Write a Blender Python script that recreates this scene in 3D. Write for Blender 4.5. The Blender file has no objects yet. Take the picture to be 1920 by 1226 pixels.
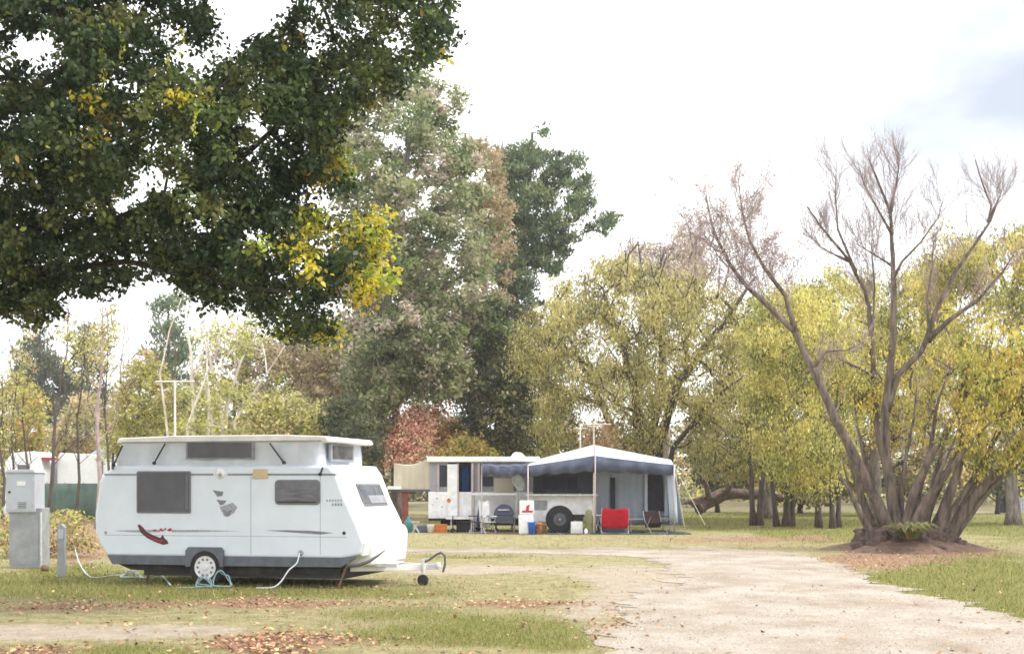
import bpy, bmesh, math, random
import numpy as np
from mathutils import Vector, Matrix

# ------------------------------------------------------------------ camera, sky, sun
F, H, HY = 2400.0, 1.70, 908.0            # focal length in photo pixels, eye height, horizon row
scene = bpy.context.scene
C = scene.collection
cam_d = bpy.data.cameras.new("camera")
cam = bpy.data.objects.new("camera", cam_d); C.objects.link(cam)
cam.location = (0, 0, H); cam.rotation_euler = (math.radians(90), 0, 0)
cam_d.sensor_width = 36; cam_d.lens = 36 * F / 1920
cam_d.shift_y = (HY - 613) / 1920
cam_d.clip_end = 2000
cam_d.dof.use_dof = True; cam_d.dof.focus_distance = 23; cam_d.dof.aperture_fstop = 2.8
scene.camera = cam

SUN_EL, SUN_AZ = math.radians(52), math.radians(97)      # azimuth clockwise from +Y (away from camera)
world = bpy.data.worlds.new("World"); scene.world = world; world.use_nodes = True
nt = world.node_tree; nt.nodes.clear()
def wn(t): return nt.nodes.new(t)
sky = wn('ShaderNodeTexSky'); sky.sky_type = 'NISHITA'; sky.sun_disc = False
sky.sun_elevation = SUN_EL; sky.sun_rotation = SUN_AZ
bg1 = wn('ShaderNodeBackground'); bg1.inputs[1].default_value = 0.062
bg2 = wn('ShaderNodeBackground'); bg2.inputs[0].default_value = (0.975, 0.98, 1.0, 1); bg2.inputs[1].default_value = 1.38
tc = wn('ShaderNodeTexCoord'); mp = wn('ShaderNodeMapping')
mp.inputs['Scale'].default_value = (1, 1, 2.2); mp.inputs['Location'].default_value = (3.1, 0.4, 1.7)
nz = wn('ShaderNodeTexNoise'); nz.inputs['Scale'].default_value = 2.3; nz.inputs['Detail'].default_value = 6; nz.inputs['Roughness'].default_value = 0.5
rp = wn('ShaderNodeValToRGB'); rp.color_ramp.elements[0].position = 0.28; rp.color_ramp.elements[1].position = 0.60
rp.color_ramp.elements[0].color = (0.26, 0.26, 0.26, 1)
mx = wn('ShaderNodeMixShader'); out = wn('ShaderNodeOutputWorld')
nt.links.new(tc.outputs['Generated'], mp.inputs[0]); nt.links.new(mp.outputs[0], nz.inputs['Vector'])
dt = wn('ShaderNodeVectorMath'); dt.operation = 'DOT_PRODUCT'; dt.inputs[1].default_value = Vector((.42, .86, .29)).normalized()
mr_ = wn('ShaderNodeMapRange'); mr_.inputs[1].default_value = .93; mr_.inputs[2].default_value = .995; mr_.inputs[3].default_value = .24; mr_.inputs[4].default_value = -.12
ad_ = wn('ShaderNodeMath'); ad_.operation = 'ADD'
nt.links.new(tc.outputs['Generated'], dt.inputs[0]); nt.links.new(dt.outputs['Value'], mr_.inputs[0]); nt.links.new(mr_.outputs[0], ad_.inputs[1]); nt.links.new(nz.outputs[0], ad_.inputs[0]); nt.links.new(ad_.outputs[0], rp.inputs[0]); nt.links.new(rp.outputs[0], mx.inputs[0])
nt.links.new(sky.outputs[0], bg1.inputs[0])
nt.links.new(bg1.outputs[0], mx.inputs[1]); nt.links.new(bg2.outputs[0], mx.inputs[2])
nt.links.new(mx.outputs[0], out.inputs[0])

sun_d = bpy.data.lights.new("sun", 'SUN'); sun_d.energy = 2.3; sun_d.angle = math.radians(14); sun_d.color = (1.0, 0.945, 0.865)
sun = bpy.data.objects.new("sun", sun_d); C.objects.link(sun)
sdir = Vector((math.sin(SUN_AZ) * math.cos(SUN_EL), math.cos(SUN_AZ) * math.cos(SUN_EL), math.sin(SUN_EL)))
sun.rotation_euler = (-sdir).to_track_quat('-Z', 'Y').to_euler(); sun.location = (20, 20, 40)

scene.view_settings.view_transform = 'Standard'; scene.view_settings.look = 'None'
scene.view_settings.exposure = 0.66; scene.view_settings.gamma = 1.0
scene.render.engine = 'CYCLES'
cy = scene.cycles
cy.max_bounces = 7; cy.diffuse_bounces = 4; cy.glossy_bounces = 3; cy.transmission_bounces = 5; cy.transparent_max_bounces = 6
cy.use_denoising = True
cy.filter_width = 1.6

# ------------------------------------------------------------------ helpers
def P(px, py, Y):
    return Vector(((px - 960) * Y / F, Y, H - (py - HY) * Y / F))
def G(px, py):
    Y = F * H / (py - HY)
    return Vector(((px - 960) * Y / F, Y, 0.0))
def gx(px, Y): return (px - 960) * Y / F
def pz(py, Y): return H - (py - HY) * Y / F

def tag(o, label=None, cat=None, group=None, kind=None):
    if label: o['label'] = label
    if cat: o['category'] = cat
    if group: o['group'] = group
    if kind: o['kind'] = kind
    return o
def thing(name, label, cat, loc=(0, 0, 0), rz=0.0, group=None):
    o = bpy.data.objects.new(name, None); C.objects.link(o)
    o.location = loc; o.rotation_euler = (0, 0, rz); o.empty_display_size = 0.3
    return tag(o, label, cat, group)

class MB:
    """collects shapes for ONE mesh object"""
    def __init__(s): s.v = []; s.f = []
    def add(s, vs, fs):
        b = len(s.v); s.v += [tuple(p) for p in vs]; s.f += [tuple(i + b for i in q) for q in fs]; return s
    def box(s, x0, x1, y0, y1, z0, z1):
        return s.add([(x0,y0,z0),(x1,y0,z0),(x1,y1,z0),(x0,y1,z0),(x0,y0,z1),(x1,y0,z1),(x1,y1,z1),(x0,y1,z1)],
                     [(0,3,2,1),(4,5,6,7),(0,1,5,4),(1,2,6,5),(2,3,7,6),(3,0,4,7)])
    def prism(s, pts, a0, a1, axis='y'):
        n = len(pts)
        def mk(p, a):
            if axis == 'y': return (p[0], a, p[1])
            if axis == 'x': return (a, p[0], p[1])
            return (p[0], p[1], a)
        vs = [mk(p, a0) for p in pts] + [mk(p, a1) for p in pts]
        fs = [tuple(range(n)), tuple(range(2*n-1, n-1, -1))] + [(i, i+n, (i+1) % n + n, (i+1) % n) for i in range(n)]
        return s.add(vs, fs)
    def hexa(s, p):      # eight free corners, bottom 4 then top 4
        return s.add(p, [(0,3,2,1),(4,5,6,7),(0,1,5,4),(1,2,6,5),(2,3,7,6),(3,0,4,7)])
    def tube(s, pts, rad, n=6, cap=True):
        pts = [Vector(p) for p in pts]
        if not hasattr(rad, '__len__'): rad = [rad] * len(pts)
        vs = []; fs = []; u = None
        for i, p in enumerate(pts):
            t = (pts[min(i+1, len(pts)-1)] - pts[max(i-1, 0)])
            if t.length < 1e-9: t = Vector((0, 0, 1))
            t.normalize()
            if u is None:
                u = t.orthogonal().normalized()
            else:
                u = u - t * u.dot(t)
                u = u.normalized() if u.length > 1e-6 else t.orthogonal().normalized()
            w = t.cross(u)
            for k in range(n):
                a = 2 * math.pi * k / n
                vs.append(p + (u * math.cos(a) + w * math.sin(a)) * rad[i])
        for i in range(len(pts) - 1):
            for k in range(n):
                k2 = (k + 1) % n
                fs.append((i*n+k, i*n+k2, (i+1)*n+k2, (i+1)*n+k))
        if cap:
            fs.append(tuple(range(n-1, -1, -1))); b = (len(pts)-1)*n; fs.append(tuple(b+k for k in range(n)))
        return s.add(vs, fs)
    def lathe(s, c, axis, prof, n=24):     # prof: (distance along axis, radius)
        c = Vector(c); ax = {'x': Vector((1,0,0)), 'y': Vector((0,1,0)), 'z': Vector((0,0,1))}[axis] if isinstance(axis, str) else Vector(axis).normalized()
        u = ax.orthogonal().normalized(); w = ax.cross(u); vs = []; fs = []
        for d, r in prof:
            for k in range(n):
                a = 2 * math.pi * k / n
                vs.append(c + ax * d + (u * math.cos(a) + w * math.sin(a)) * r)
        for i in range(len(prof) - 1):
            for k in range(n):
                k2 = (k+1) % n; fs.append((i*n+k, i*n+k2, (i+1)*n+k2, (i+1)*n+k))
        fs.append(tuple(range(n-1, -1, -1))); b = (len(prof)-1)*n; fs.append(tuple(b+k for k in range(n)))
        return s.add(vs, fs)
    def sheet(s, rows):                     # grid of points
        m = len(rows[0]); vs = [p for r in rows for p in r]
        return s.add(vs, [(i*m+j, i*m+j+1, (i+1)*m+j+1, (i+1)*m+j) for i in range(len(rows)-1) for j in range(m-1)])
    def build(s, name, mat, parent=None, origin=None, local=False, bevel=0, seg=2, smooth=False, solid=0, angle=35):
        """world-space shapes unless local; origin = where a top-level mesh has its base"""
        off = Vector((0, 0, 0))
        if not local:
            q = parent
            while q is not None: off = off + q.location; q = q.parent
            if parent is None and origin is not None: off = Vector(origin)
        me = bpy.data.meshes.new(name)
        me.from_pydata([(p[0]-off.x, p[1]-off.y, p[2]-off.z) for p in s.v], [], s.f)
        bm = bmesh.new(); bm.from_mesh(me); bmesh.ops.recalc_face_normals(bm, faces=bm.faces); bm.to_mesh(me); bm.free()
        me.materials.append(mat)
        o = bpy.data.objects.new(name, me); C.objects.link(o)
        if parent is not None: o.parent = parent
        elif origin is not None: o.location = origin
        if solid:
            m = o.modifiers.new('solid', 'SOLIDIFY'); m.thickness = solid; m.offset = 0
        if bevel:
            m = o.modifiers.new('bevel', 'BEVEL'); m.width = bevel; m.segments = seg; m.limit_method = 'ANGLE'; m.angle_limit = math.radians(angle)
        if smooth:
            me.polygons.foreach_set('use_smooth', [True] * len(me.polygons))
        return o

# ---- numpy noise
def _h(ix, iy, s):
    v = np.sin(ix * 127.1 + iy * 311.7 + s * 74.7) * 43758.5453
    return v - np.floor(v)
def vnoise(x, y, s=0):
    ix, iy = np.floor(x), np.floor(y); fx, fy = x - ix, y - iy
    fx = fx*fx*(3-2*fx); fy = fy*fy*(3-2*fy)
    a = _h(ix, iy, s); b = _h(ix+1, iy, s); c = _h(ix, iy+1, s); d = _h(ix+1, iy+1, s)
    return (a*(1-fx)+b*fx)*(1-fy) + (c*(1-fx)+d*fx)*fy
def fbm(x, y, s=0, o=4):
    r = 0; a = 0.5; t = 0
    for k in range(o): r = r + a * vnoise(x*2**k, y*2**k, s+k); t += a; a *= 0.5
    return r / t

# ------------------------------------------------------------------ materials
def node_mat(name):
    m = bpy.data.materials.new(name); m.use_nodes = True; t = m.node_tree
    return m, t, t.nodes['Principled BSDF']
def mat(name, col, rough=0.6, metal=0.0, var=0.10, scale=6.0, bump=0.0, bscale=60.0, spec=0.5, dirt=None, stretch=None):
    m, t, b = node_mat(name)
    tc = t.nodes.new('ShaderNodeTexCoord'); n = t.nodes.new('ShaderNodeTexNoise')
    n.inputs['Scale'].default_value = scale; n.inputs['Detail'].default_value = 5; n.inputs['Roughness'].default_value = 0.62
    src = tc.outputs['Object']
    if stretch:
        mpn = t.nodes.new('ShaderNodeMapping'); mpn.inputs['Scale'].default_value = stretch
        t.links.new(src, mpn.inputs[0]); src = mpn.outputs[0]
    t.links.new(src, n.inputs['Vector'])
    r = t.nodes.new('ShaderNodeValToRGB'); e = r.color_ramp.elements
    d = dirt if dirt else tuple(c * (1 - 2.2*var) for c in col)
    e[0].position = 0.32; e[1].position = 0.66
    e[0].color = (*[max(0, c) for c in d], 1); e[1].color = (*[min(1, c * (1 + var*0.6)) for c in col], 1)
    t.links.new(n.outputs[0], r.inputs[0]); t.links.new(r.outputs[0], b.inputs['Base Color'])
    b.inputs['Roughness'].default_value = rough; b.inputs['Metallic'].default_value = metal
    b.inputs['Specular IOR Level'].default_value = spec
    if bump:
        n2 = t.nodes.new('ShaderNodeTexNoise'); n2.inputs['Scale'].default_value = bscale; n2.inputs['Detail'].default_value = 4
        bp = t.nodes.new('ShaderNodeBump'); bp.inputs['Strength'].default_value = bump; bp.inputs['Distance'].default_value = 0.02
        t.links.new(src, n2.inputs['Vector']); t.links.new(n2.outputs[0], bp.inputs['Height']); t.links.new(bp.outputs[0], b.inputs['Normal'])
    return m
def leaf_mat(name, rough=0.55, trans=0.38, spec=0.35):
    m, t, b = node_mat(name); o = t.nodes['Material Output']
    a = t.nodes.new('ShaderNodeAttribute'); a.attribute_name = 'Col'
    t.links.new(a.outputs[0], b.inputs['Base Color']); b.inputs['Roughness'].default_value = rough
    b.inputs['Specular IOR Level'].default_value = spec
    if trans > 0:
        tr = t.nodes.new('ShaderNodeBsdfTranslucent'); t.links.new(a.outputs[0], tr.inputs[0])
        x = t.nodes.new('ShaderNodeMixShader'); x.inputs[0].default_value = trans
        t.links.new(b.outputs[0], x.inputs[1]); t.links.new(tr.outputs[0], x.inputs[2]); t.links.new(x.outputs[0], o.inputs[0])
    return m
def cloth_mat(name, col, trans=0.25, var=0.08, scale=5):
    m = mat(name, col, 0.85, var=var, scale=scale, bump=0.25, bscale=9, spec=0.2)
    t = m.node_tree; b = t.nodes['Principled BSDF']; o = t.nodes['Material Output']
    tr = t.nodes.new('ShaderNodeBsdfTranslucent'); tr.inputs[0].default_value = (*col, 1)
    x = t.nodes.new('ShaderNodeMixShader'); x.inputs[0].default_value = trans
    t.links.new(b.outputs[0], x.inputs[1]); t.links.new(tr.outputs[0], x.inputs[2]); t.links.new(x.outputs[0], o.inputs[0])
    return m
M = {}
M['van_white_shaded'] = mat('van_white_shaded', (0.69, 0.755, 0.85), 0.33, var=0.03, scale=2.2, bump=0.05, bscale=70)  # white body with the cool sky shade of its near side tinted in
M['front_white_lit'] = mat('front_white_lit', (0.84, 0.84, 0.82), 0.3, var=0.03, scale=2.5)  # same white, warmer and brighter: sunlight on the front put into the colour
M['roof_white'] = mat('roof_white', (0.82, 0.80, 0.76), 0.5, var=0.08, scale=3)
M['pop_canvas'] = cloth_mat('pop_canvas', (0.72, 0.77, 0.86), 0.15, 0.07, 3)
M['skirt_grey'] = mat('skirt_grey', (0.115, 0.13, 0.16), 0.5, var=0.15, scale=5)
M['dark_trim'] = mat('dark_trim', (0.10, 0.10, 0.115), 0.6, var=0.15)
M['trim_line'] = mat('trim_line', (0.22, 0.24, 0.28), 0.5, var=0.1)
M['fly_screen'] = mat('fly_screen', (0.10, 0.10, 0.118), 0.6, var=0.10, scale=3)
M['glass'] = mat('glass', (0.10, 0.105, 0.125), 0.12, var=0.25, scale=4, spec=0.7)
M['blind_dark'] = mat('blind_dark', (0.17, 0.17, 0.20), 0.6, var=0.2)
M['window_frame'] = mat('window_frame', (0.17, 0.17, 0.19), 0.5, var=0.1)
M['pale_blind'] = mat('pale_blind', (0.30, 0.31, 0.35), 0.7, var=0.12)
M['rubber'] = mat('rubber', (0.025, 0.025, 0.028), 0.85, var=0.2, bump=0.4, bscale=40)
M['rim'] = mat('rim', (0.74, 0.75, 0.77), 0.38, 0.2, var=0.08)
M['black'] = mat('black', (0.018, 0.018, 0.02), 0.6, var=0.2)
M['under'] = mat('under', (0.035, 0.033, 0.03), 0.9, var=0.3)
M['steel'] = mat('steel', (0.55, 0.57, 0.60), 0.42, 0.55, var=0.12)
M['galv'] = mat('galv', (0.62, 0.63, 0.65), 0.5, 0.25, var=0.14, scale=9)
M['maroon'] = mat('maroon', (0.10, 0.012, 0.02), 0.45, var=0.1)
M['red_ink'] = mat('red_ink', (0.42, 0.02, 0.05), 0.45, var=0.06)
M['grey_ink'] = mat('grey_ink', (0.20, 0.21, 0.25), 0.5, var=0.15, scale=14)
M['pale_ink'] = mat('pale_ink', (0.38, 0.40, 0.45), 0.5, var=0.2, scale=20)
M['beige'] = mat('beige', (0.60, 0.48, 0.30), 0.6, var=0.08)
M['box_grey'] = mat('box_grey', (0.33, 0.35, 0.38), 0.5, 0.1, var=0.10, scale=3, dirt=(0.24, 0.25, 0.26))
M['box_pale'] = mat('box_pale', (0.46, 0.49, 0.55), 0.45, 0.1, var=0.06, scale=3)
M['hose'] = mat('hose', (0.62, 0.70, 0.74), 0.45, var=0.1)
M['hose_blue'] = mat('hose_blue', (0.24, 0.38, 0.43), 0.45, var=0.15)
M['tent_roof'] = cloth_mat('tent_roof', (0.68, 0.71, 0.78), 0.10, 0.06, 1.2)
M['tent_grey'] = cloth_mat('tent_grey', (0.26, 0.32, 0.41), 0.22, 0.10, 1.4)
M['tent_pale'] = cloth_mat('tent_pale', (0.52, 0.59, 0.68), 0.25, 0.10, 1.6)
M['underside_shade'] = cloth_mat('underside_shade', (0.12, 0.14, 0.20), 0.2, 0.2, 2.5)  # awning cloth darkened to carry the shade of the undersides
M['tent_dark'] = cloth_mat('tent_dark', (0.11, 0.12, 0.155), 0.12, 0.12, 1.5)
M['mesh_dark'] = mat('mesh_dark', (0.035, 0.037, 0.05), 0.85, var=0.2)
M['cream'] = cloth_mat('cream', (0.66, 0.60, 0.48), 0.25, 0.07, 1.6)
M['camper_white'] = mat('camper_white', (0.78, 0.78, 0.79), 0.4, var=0.12, scale=3)
M['camper_grey'] = cloth_mat('camper_grey', (0.36, 0.35, 0.39), 0.15, 0.08, 2)
M['blue_cloth'] = cloth_mat('blue_cloth', (0.015, 0.05, 0.13), 0.1)
M['wood'] = mat('wood', (0.20, 0.12, 0.07), 0.7, var=0.2, scale=9)
M['pole_pink'] = mat('pole_pink', (0.50, 0.42, 0.42), 0.45, 0.2, var=0.1)
M['red_cloth'] = cloth_mat('red_cloth', (0.48, 0.012, 0.03), 0.12, 0.12, 6)
M['brown_cloth'] = cloth_mat('brown_cloth', (0.11, 0.065, 0.06), 0.1, 0.2, 10)
M['purple_cloth'] = cloth_mat('purple_cloth', (0.10, 0.10, 0.17), 0.1, 0.2, 10)
M['blue_plastic'] = mat('blue_plastic', (0.02, 0.11, 0.50), 0.35, var=0.1)
M['white_plastic'] = mat('white_plastic', (0.78, 0.77, 0.78), 0.4, var=0.06)
M['orange'] = mat('orange', (0.62, 0.22, 0.05), 0.7, var=0.15)
M['teal'] = mat('teal', (0.05, 0.19, 0.20), 0.6, var=0.2)
M['khaki'] = cloth_mat('khaki', (0.27, 0.27, 0.14), 0.1, 0.15, 8)
M['brick_red'] = mat('brick_red', (0.24, 0.07, 0.05), 0.7, var=0.2)
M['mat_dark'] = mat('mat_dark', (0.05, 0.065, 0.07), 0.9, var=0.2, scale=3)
M['rope'] = mat('rope', (0.72, 0.70, 0.62), 0.8, var=0.1)
M['green_cloth'] = cloth_mat('green_cloth', (0.15, 0.22, 0.19), 0.2, 0.15, 2)
M['tarp_blue'] = cloth_mat('tarp_blue', (0.55, 0.68, 0.76), 0.2)
M['aerial'] = mat('aerial', (0.62, 0.58, 0.50), 0.5, 0.3, var=0.1)
M['aerial_white'] = mat('aerial_white', (0.80, 0.80, 0.78), 0.5, 0.1, var=0.08)
M['fence_paint'] = mat('fence_paint', (0.46, 0.50, 0.58), 0.6, var=0.12)
M['bark_grey'] = mat('bark_grey', (0.27, 0.23, 0.21), 0.92, var=0.2, scale=7, bump=0.9, bscale=22, stretch=(1, 1, 0.3), dirt=(0.10, 0.08, 0.07))
M['bark_dark'] = mat('bark_dark', (0.085, 0.07, 0.065), 0.92, var=0.2, scale=6, bump=0.8, bscale=18, stretch=(1, 1, 0.3))
M['bark_willow'] = mat('bark_willow', (0.19, 0.148, 0.118), 0.95, var=0.2, scale=9, bump=1.6, bscale=26, stretch=(1, 1, 0.16), dirt=(0.04, 0.03, 0.026))
M['bark_mid'] = mat('bark_mid', (0.115, 0.092, 0.078), 0.93, var=0.2, scale=7, bump=1.0, bscale=20, stretch=(1, 1, 0.25), dirt=(0.045, 0.037, 0.033))
M['bark_brown'] = mat('bark_brown', (0.24, 0.165, 0.11), 0.92, var=0.2, scale=7, bump=0.6, bscale=20, stretch=(1, 1, 0.3))
M['bark_white'] = mat('bark_white', (0.74, 0.69, 0.62), 0.85, var=0.15, scale=3, dirt=(0.36, 0.31, 0.27), stretch=(1, 1, 0.5))
M['bark_twig'] = mat('bark_twig', (0.42, 0.33, 0.32), 0.9, var=0.2, scale=5)
M['leaf_broad'] = leaf_mat('leaf_broad', 0.42, 0.45, 0.45)
M['leaf_soft'] = leaf_mat('leaf_soft', 0.55, 0.55, 0.3)
M['needle'] = leaf_mat('needle', 0.6, 0.2, 0.25)
M['litter_leaf'] = leaf_mat('litter_leaf', 0.7, 0.1, 0.2)
M['blade'] = leaf_mat('blade', 0.6, 0.3, 0.2)

# ------------------------------------------------------------------ ground
def blobs(px, py, L):
    r = np.zeros_like(px)
    for x, y, sx, sy, a in L:
        r = r + a * np.exp(-((px-x)/sx)**2 - ((py-y)/sy)**2)
    return r
SAND = [(90,1186,270,17,1.0),(330,1180,170,10,.55),(1010,1072,230,18,.46),(860,1068,130,7,.6),(1200,1105,110,45,.75),
        (1200,1200,110,40,.6),(1090,1150,80,30,.45),(1020,1032,330,5,1.0),(1330,1036,220,8,.8)]
GREEN = [(1850,1060,150,40,.7),(1500,1000,120,20,.5),(130,1095,260,32,1.25),(1100,965,500,30,.35),(700,1105,400,25,.3),(1000,1160,400,40,.3),(1430,960,260,14,1.3),(480,1112,260,12,.7),(860,1190,200,26,.85),(1040,1205,80,25,.6),(1760,1098,230,36,1.1),
         (1890,1150,120,26,1.1),(1430,968,190,15,1.6),(1890,985,130,22,1.0),(250,1222,130,14,.9),(140,968,120,14,.9),(880,1045,130,5,.6),(1560,1000,90,16,.7),(1100,985,400,10,.4),(650,1150,150,14,.35)]
LITTER = [(470,1131,180,10,1.0),(110,1137,160,14,.7),(520,1204,170,22,1.15),(140,1015,80,45,1.1),(1000,1134,130,9,.9),
          (1240,1165,120,9,.5),(1650,1050,150,18,.95),(1830,1035,110,16,.6),(1150,1012,320,9,.36),(1450,1012,220,13,.6),(1130,1195,50,38,.35),(60,1222,110,10,.8),(1790,1110,200,30,.15),(700,1120,250,30,.25),(1300,935,200,10,.8)]
def masks(x, y):
    yy = np.maximum(y, 3.0)
    px = 960 + F*x/yy; py = HY + F*H/yy
    w = (fbm(x*0.55+40, y*0.3+7, 3) - .5)
    sx = px + 70*w; sy = py + 14*(fbm(x*.8+9, y*.4+3, 8)-.5)
    sand = blobs(sx, sy, SAND); green = blobs(sx, sy, GREEN); lit = blobs(sx, sy, LITTER)
    far = np.clip((y-60)/40, 0, 1); green = np.maximum(green, far*.7*fbm(x*.1, y*.1, 5)); lit = np.maximum(lit, far*.8*fbm(x*.15+4, y*.15, 6))
    n = fbm(x*1.3, y*1.0, 11)
    return np.clip(sand + (n-.5)*.5, 0, 1), np.clip(green + (fbm(x*.9+5, y*.7, 21)-.5)*.7, 0, 1), np.clip(lit + (fbm(x*2.1, y*1.7, 31)-.55)*.7, 0, 1)

def axis(lo, hi, step, far_lo, far_hi):
    a = list(np.arange(lo, hi, step)); d = step; v = a[-1]
    while v < far_hi: d *= 1.22; v += d; a.append(v)
    d = step; v = a[0]
    while v > far_lo: d *= 1.22; v -= d; a.insert(0, v)
    return np.array(a)
def mesh_np(name, V, sizes_n, mat_, parent=None, col=None, smooth=False, attrs=None, loc=(0,0,0)):
    """V (N*k,3) with one face per k verts"""
    nf = len(V) // sizes_n; me = bpy.data.meshes.new(name)
    me.vertices.add(len(V)); me.vertices.foreach_set('co', np.ascontiguousarray(V, dtype=np.float32).ravel())
    me.loops.add(len(V)); me.loops.foreach_set('vertex_index', np.arange(len(V), dtype=np.int32))
    me.polygons.add(nf); me.polygons.foreach_set('loop_start', np.arange(0, len(V), sizes_n, dtype=np.int32))
    me.polygons.foreach_set('loop_total', np.full(nf, sizes_n, dtype=np.int32))
    me.update(calc_edges=True)
    if col is not None:
        a = me.attributes.new('Col', 'FLOAT_COLOR', 'POINT')
        c4 = np.ones((len(V), 4), dtype=np.float32); c4[:, :3] = np.repeat(col, sizes_n, axis=0); a.data.foreach_set('color', c4.ravel())
    me.materials.append(mat_)
    o = bpy.data.objects.new(name, me); C.objects.link(o)
    if parent is not None: o.parent = parent
    else: o.location = loc
    return o

gxs = axis(-16, 20, 0.16, -420, 420); gys = axis(11, 46, 0.16, -60, 600)
GX, GY = np.meshgrid(gxs, gys); nxg, nyg = len(gxs), len(gys)
me = bpy.data.meshes.new('ground')
V = np.stack([GX.ravel(), GY.ravel(), np.zeros(GX.size)], 1)
me.vertices.add(len(V)); me.vertices.foreach_set('co', V.astype(np.float32).ravel())
ii, jj = np.meshgrid(np.arange(nyg-1), np.arange(nxg-1), indexing='ij'); b0 = (ii*nxg+jj).ravel()
Q = np.stack([b0, b0+1, b0+nxg+1, b0+nxg], 1).astype(np.int32)
me.loops.add(Q.size); me.loops.foreach_set('vertex_index', Q.ravel())
me.polygons.add(len(Q)); me.polygons.foreach_set('loop_start', np.arange(0, Q.size, 4, dtype=np.int32)); me.polygons.foreach_set('loop_total', np.full(len(Q), 4, dtype=np.int32))
me.update(calc_edges=True)
for nm, arr in zip(('sand', 'green', 'litter'), masks(V[:, 0], V[:, 1])):
    a = me.attributes.new(nm, 'FLOAT', 'POINT'); a.data.foreach_set('value', arr.astype(np.float32))
ground = bpy.data.objects.new('ground', me); C.objects.link(ground); tag(ground, kind='structure')

def ground_material():
    m, t, b = node_mat('ground_cover'); N = t.nodes.new; Lk = t.links.new
    tc = N('ShaderNodeTexCoord')
    def noise(sc, det=5, rough=.6):
        n = N('ShaderNodeTexNoise'); n.inputs['Scale'].default_value = sc; n.inputs['Detail'].default_value = det; n.inputs['Roughness'].default_value = rough
        Lk(tc.outputs['Object'], n.inputs['Vector']); return n.outputs[0]
    def attr(nm): a = N('ShaderNodeAttribute'); a.attribute_name = nm; return a.outputs['Fac']
    def math_(op, a, b_): 
        n = N('ShaderNodeMath'); n.operation = op
        for k, v in enumerate((a, b_)):
            if isinstance(v, (int, float)): n.inputs[k].default_value = v
            else: Lk(v, n.inputs[k])
        return n.outputs[0]
    def soft(a, nzv, k=0.9, lo=.38, hi=.62):
        s = math_('ADD', a, math_('MULTIPLY', math_('SUBTRACT', nzv, .5), k))
        r = N('ShaderNodeMapRange'); r.inputs[1].default_value = lo; r.inputs[2].default_value = hi; Lk(s, r.inputs[0]); return r.outputs[0]
    def mix(f, c1, c2):
        n = N('ShaderNodeMix'); n.data_type = 'RGBA'; Lk(f, n.inputs[0])
        for k, c in ((6, c1), (7, c2)):
            if isinstance(c, tuple): n.inputs[k].default_value = (*c, 1)
            else: Lk(c, n.inputs[k])
        return n.outputs[2]
    fine, mid, tiny = noise(14, 6, .7), noise(3.2, 6, .65), noise(55, 4, .7)
    straw = mix(soft(mid, fine, .6, .3, .7), (0.19, 0.175, 0.08), (0.40, 0.355, 0.195))
    grn = mix(soft(fine, tiny, .6, .3, .7), (0.10, 0.112, 0.028), (0.27, 0.262, 0.08))
    lit = mix(soft(tiny, fine, .7, .3, .7), (0.12, 0.07, 0.045), (0.44, 0.29, 0.185))
    snd = mix(soft(fine, mid, .8, .3, .7), (0.31, 0.245, 0.175), (0.46, 0.40, 0.325))
    c = mix(soft(attr('green'), mid), straw, grn)
    c = mix(soft(attr('litter'), fine, 1.0), c, lit)
    c = mix(soft(attr('sand'), fine, .9), c, snd)
    Lk(c, b.inputs['Base Color']); b.inputs['Roughness'].default_value = 0.95; b.inputs['Specular IOR Level'].default_value = 0.15
    bp = N('ShaderNodeBump'); bp.inputs['Strength'].default_value = 0.8; bp.inputs['Distance'].default_value = 0.03
    Lk(math_('ADD', fine, tiny), bp.inputs['Height']); Lk(bp.outputs[0], b.inputs['Normal'])
    return m
ground.data.materials.append(ground_material())

# gravel road: ragged outline on the ground
rnd = random.Random(5)
road_px = [(1125,1300),(1120,1235),(1150,1195),(1165,1165),(1200,1140),(1215,1115),(1262,1092),(1258,1072),(1238,1056),(1215,1046),(1140,1040.5),(1000,1037.5),(850,1036),(700,1035),
           (700,1030),(860,1030),(1010,1030.5),(1180,1032),(1330,1034),(1450,1038),(1535,1047),(1580,1062),(1640,1085),(1720,1110),(1820,1137),(1930,1166),(2080,1205),(2250,1245),(2400,1300)]
def inpoly(x, y, poly):
    x = np.asarray(x); y = np.asarray(y); c = np.zeros(x.shape, bool); n = len(poly)
    for i in range(n):
        x1, y1 = poly[i]; x2, y2 = poly[(i+1) % n]
        if y1 == y2: continue
        cond = ((y1 > y) != (y2 > y)) & (x < (x2-x1)*(y-y1)/(y2-y1) + x1)
        c ^= cond
    return c
def edgedist(x, y, poly):
    d = np.full(np.shape(x), 1e9); n = len(poly)
    for i in range(n):
        ax, ay = poly[i]; bx, by = poly[(i+1) % n]; dx, dy = bx-ax, by-ay; l2 = dx*dx+dy*dy + 1e-9
        tt = np.clip(((x-ax)*dx+(y-ay)*dy)/l2, 0, 1); d = np.minimum(d, np.hypot(x-ax-tt*dx, y-ay-tt*dy))
    return d
rpts = [G(*p) for p in road_px]; outl = []
for i, p in enumerate(rpts):
    q = rpts[(i+1) % len(rpts)]; k = max(1, int((q-p).length/0.09)); nrm = Vector((-(q-p).y, (q-p).x, 0)).normalized()
    for j in range(k):
        w = p.lerp(q, j/k)
        a = (float(fbm(np.array(w.x*1.1), np.array(w.y*1.1), 51))-.5)*1.2 + (float(fbm(np.array(w.x*5.), np.array(w.y*5.), 52))-.5)*0.7
        if 33 < w.y: a *= 0.5
        outl.append(w + nrm*a)
ROAD = [(p.x, p.y) for p in rpts]
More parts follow.
